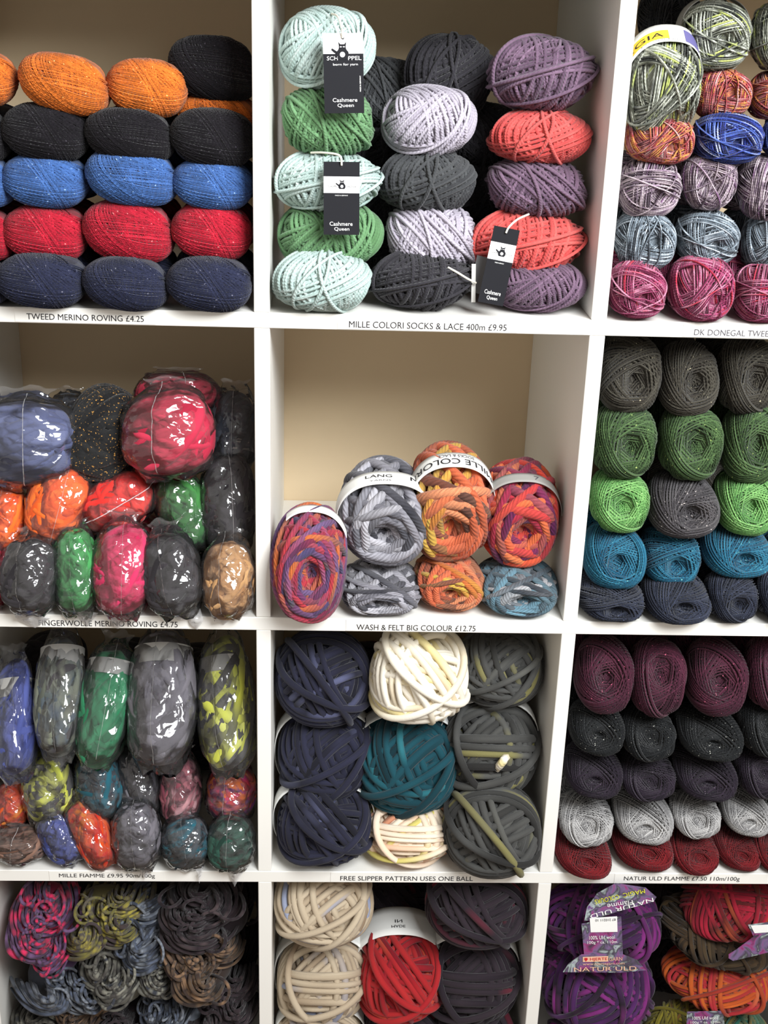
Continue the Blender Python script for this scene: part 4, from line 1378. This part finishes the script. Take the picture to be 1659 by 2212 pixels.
# ================================================================== slubby balls (bottom row beyond the second divider)
SG = 'slub wool balls'
C4 = dict(cell=1, row=3)
ball('slub', 'slub_purple', 1302, 1985, 252, 200, .07, 'purple slub wool ball on top, upper half of the labelled pair', SG, dy=1.0, var=0, **C4)
o, c, sm, A = ball('slub', 'slub_purple', 1290, 2115, 260, 220, .055, 'purple slub wool ball with magenta streaks below the printed label', SG, dy=1.0, var=1, **C4)
ball('slub', 'slub_red', 1580, 1945, 220, 130, .08, 'red and magenta slub wool ball at the top', SG, dy=1.0, var=2, roll=20, **C4)
ball('slub', 'slub_bark', 1540, 2015, 240, 120, .075, 'dark brown slub wool ball above the orange one', SG, dy=1.0, var=3, roll=-14, **C4)
ball('slub', 'slub_orange', 1552, 2106, 226, 158, .05, 'orange and red slub wool ball with a grey centre', SG, dy=1.0, var=0, **C4)
ball('slub', 'slub_yellow', 1470, 2254, 170, 178, .05, 'mustard yellow slub wool ball below the orange one', SG, dy=1.0, var=2, rest=ZF(3), **C4)
ball('slub', 'slub_teal', 1640, 2254, 170, 172, .05, 'turquoise and ochre slub wool ball below the orange one', SG, dy=1.0, var=1, rest=ZF(3), **C4)
ball('slub', 'slub_purple', 1280, 2268, 210, 150, .07, 'dark purple slub wool ball lowest beside the divider', SG, dy=1.0, var=3, rest=ZF(3), **C4)
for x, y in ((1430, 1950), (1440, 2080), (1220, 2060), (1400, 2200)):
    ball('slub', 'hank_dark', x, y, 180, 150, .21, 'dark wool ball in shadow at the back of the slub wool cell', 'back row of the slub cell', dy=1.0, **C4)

# printed wrapper of the purple balls: two flaps and a narrow waist
wm = Matrix.Translation(at(1318, 2030, -.002))
wr = thing('printed_wrapper', 'printed purple wrapper with white lettering around the purple slub balls', 'label', wm)


def flap(name, px, Ys, mat, th=.0006):
    pts = [at(x, y, Y_) for (x, y), Y_ in zip(px, Ys)]
    n = len(pts)
    inv = wm.inverted()
    q = [np.array(inv @ Vector(p)) for p in pts]
    v = q + [p + np.array([0, th, 0]) for p in q]
    f = [tuple(range(n))[::-1], tuple(range(n, 2 * n))]
    for i in range(n):
        j = (i + 1) % n
        f.append((i, j, n + j, n + i))
    return link(name, make_mesh(name, np.array(v), f, smooth=False), mat, wr)


YW = -.013
flap('label_flap', [(1262, 1990), (1268, 1960), (1290, 1930), (1330, 1908), (1395, 1918), (1418, 1938), (1412, 1948), (1340, 1968), (1275, 1988)], [YW] * 9, M_WRAP)
flap('label_waist', [(1256, 1996), (1342, 1980), (1346, 2066), (1262, 2066)], [YW - .001] * 4, M_WRAP)
flap('label_flap', [(1216, 2100), (1228, 2082), (1256, 2062), (1346, 2062), (1376, 2074), (1396, 2096), (1340, 2101)], [YW - .002] * 7, M_WRAP)
flap('price_sticker', [(1274, 1984), (1333, 1980), (1334, 2013), (1276, 2014)], [YW - .0022] * 4, M_WHITE)
flap('maker_panel', [(1259, 2068), (1314, 2066), (1314, 2077), (1259, 2078)], [YW - .0030] * 4, M_CREAMP)


def px_text(s, bl, br, hpx, Y_, mat, flip=False):
    a, b = at(*bl, Y_), at(*br, Y_)
    nx, ny = br[0] - bl[0], br[1] - bl[1]
    l_ = math.hypot(nx, ny)
    up = at(bl[0] + ny / l_ * hpx, bl[1] - nx / l_ * hpx, Y_)
    v, f, asp = text_mesh(s)
    inv = wm.inverted()
    p = a + v[:, :1] * (b - a) + v[:, 1:] * (up - a)
    p = np.array([tuple(inv @ Vector(q)) for q in p])
    link('lettering', make_mesh('lettering', p, f, smooth=False), mat, wr)


px_text('100% Uld wool', (1273, 2030), (1328, 2028), 8, YW - .0022, M_WHITE)
px_text('100g * ca. 110m', (1269, 2041), (1333, 2039), 8, YW - .0022, M_WHITE)
px_text('HJERTE', (1275, 2077), (1312, 2076), 8, YW - .0036, M_REDP)
px_text('GARN', (1316, 2076), (1344, 2075), 8, YW - .0034, M_CREAMP)
px_text('www.hjertegarn.com', (1259, 2087), (1349, 2085), 7, YW - .0034, M_CREAMP)
px_text('NATUR ULD', (1240, 2099), (1375, 2096), 9, YW - .0034, M_CREAMP)
px_text('NATUR ULD', (1410, 1939), (1274, 1976), 9, YW - .0012, M_WHITE)
px_text('Flamme', (1366, 1944), (1311, 1953), 10, YW - .0012, M_WHITE)
px_text('COLOURS', (1336, 1932), (1284, 1944), 10, YW - .0012, M_LIMEP)
px_text('MAGIC', (1392, 1920), (1345, 1930), 9, YW - .0012, M_LIMEP)
px_text('87 210211 10', (1330, 1984), (1286, 1986), 5, YW - .0026, M_INK)
hp = [(1262, 2072), (1264, 2069), (1266, 2070), (1268, 2069), (1270, 2072), (1266, 2077)]
flap('heart_emblem', hp, [YW - .0038] * 6, M_REDP, .0002)
m2 = Matrix.Translation(at(1520, 2190, -.004))
wm_save, wr_save = wm, wr
wm = Matrix.Translation(at(1625, 2055, 0.0))
wr = thing('printed_wrapper', 'white printed wrapper with a rounded end around the dark brown slub ball', 'label', wm)
flap('label_flap', [(1574, 2062), (1590, 2052), (1628, 2024), (1616, 1998), (1680, 1990), (1690, 2050), (1600, 2072), (1584, 2076), (1574, 2070)], [-.005] * 9, M_WRAP)
flap('price_sticker', [(1622, 2000), (1690, 1996), (1690, 2012), (1630, 2016)], [-.0062] * 4, M_WHITE)
wm = Matrix.Translation(at(1525, 2200, 0.0))
wr = thing('printed_wrapper', 'printed wrapper with wool content text low on the mustard and turquoise balls', 'label', wm)
flap('label_waist', [(1484, 2186), (1562, 2184), (1568, 2240), (1482, 2240)], [-.02] * 4, M_WRAP)
px_text('100% Uld wool', (1496, 2203), (1550, 2202), 7, -.0212, M_WHITE)
px_text('100g * ca. 110m', (1492, 2213), (1556, 2212), 7, -.0212, M_WHITE)


# ================================================================== let everything settle inside its own cell
def settle():
    bpy.context.view_layer.update()
    for o in list(COL.objects):
        nm = o.name.split('.')[0]
        if o.parent or nm not in ('yarn_ball', 'yarn_hank', 'bagged_roving'):
            continue
        vs = []
        for q in [o] + list(o.children_recursive):
            if q.type == 'MESH' and q.name.split('.')[0] != 'bag_corner':
                a = np.empty(len(q.data.vertices) * 3, np.float32)
                q.data.vertices.foreach_get('co', a)
                mw = np.array(q.matrix_world)
                vs.append(a.reshape(-1, 3) @ mw[:3, :3].T + mw[:3, 3])
        v = np.concatenate(vs)
        v = v[v[:, 1] > 0.003]
        if len(v) == 0:
            continue
        c = np.median(v, 0)
        col_, row_ = int(math.floor(c[0] / P)), int(math.ceil(-c[2] / P))
        if col_ not in CELLX:
            continue
        (x0, x1), z0, z1 = CELLX[col_], ZF(row_), -(row_ - 1) * P - T / 2
        dx = max(0, x0 - v[:, 0].min()) - max(0, v[:, 0].max() - x1)
        dz = max(0, z0 - v[:, 2].min() - .0015) - max(0, v[:, 2].max() - z1)
        dyy = -max(0, v[:, 1].max() - D)
        if abs(dx) + abs(dz) + abs(dyy) > 0:
            m = o.matrix_basis.copy()
            m.translation = m.translation + Vector((dx, dyy, dz))
            o.matrix_basis = m


settle()
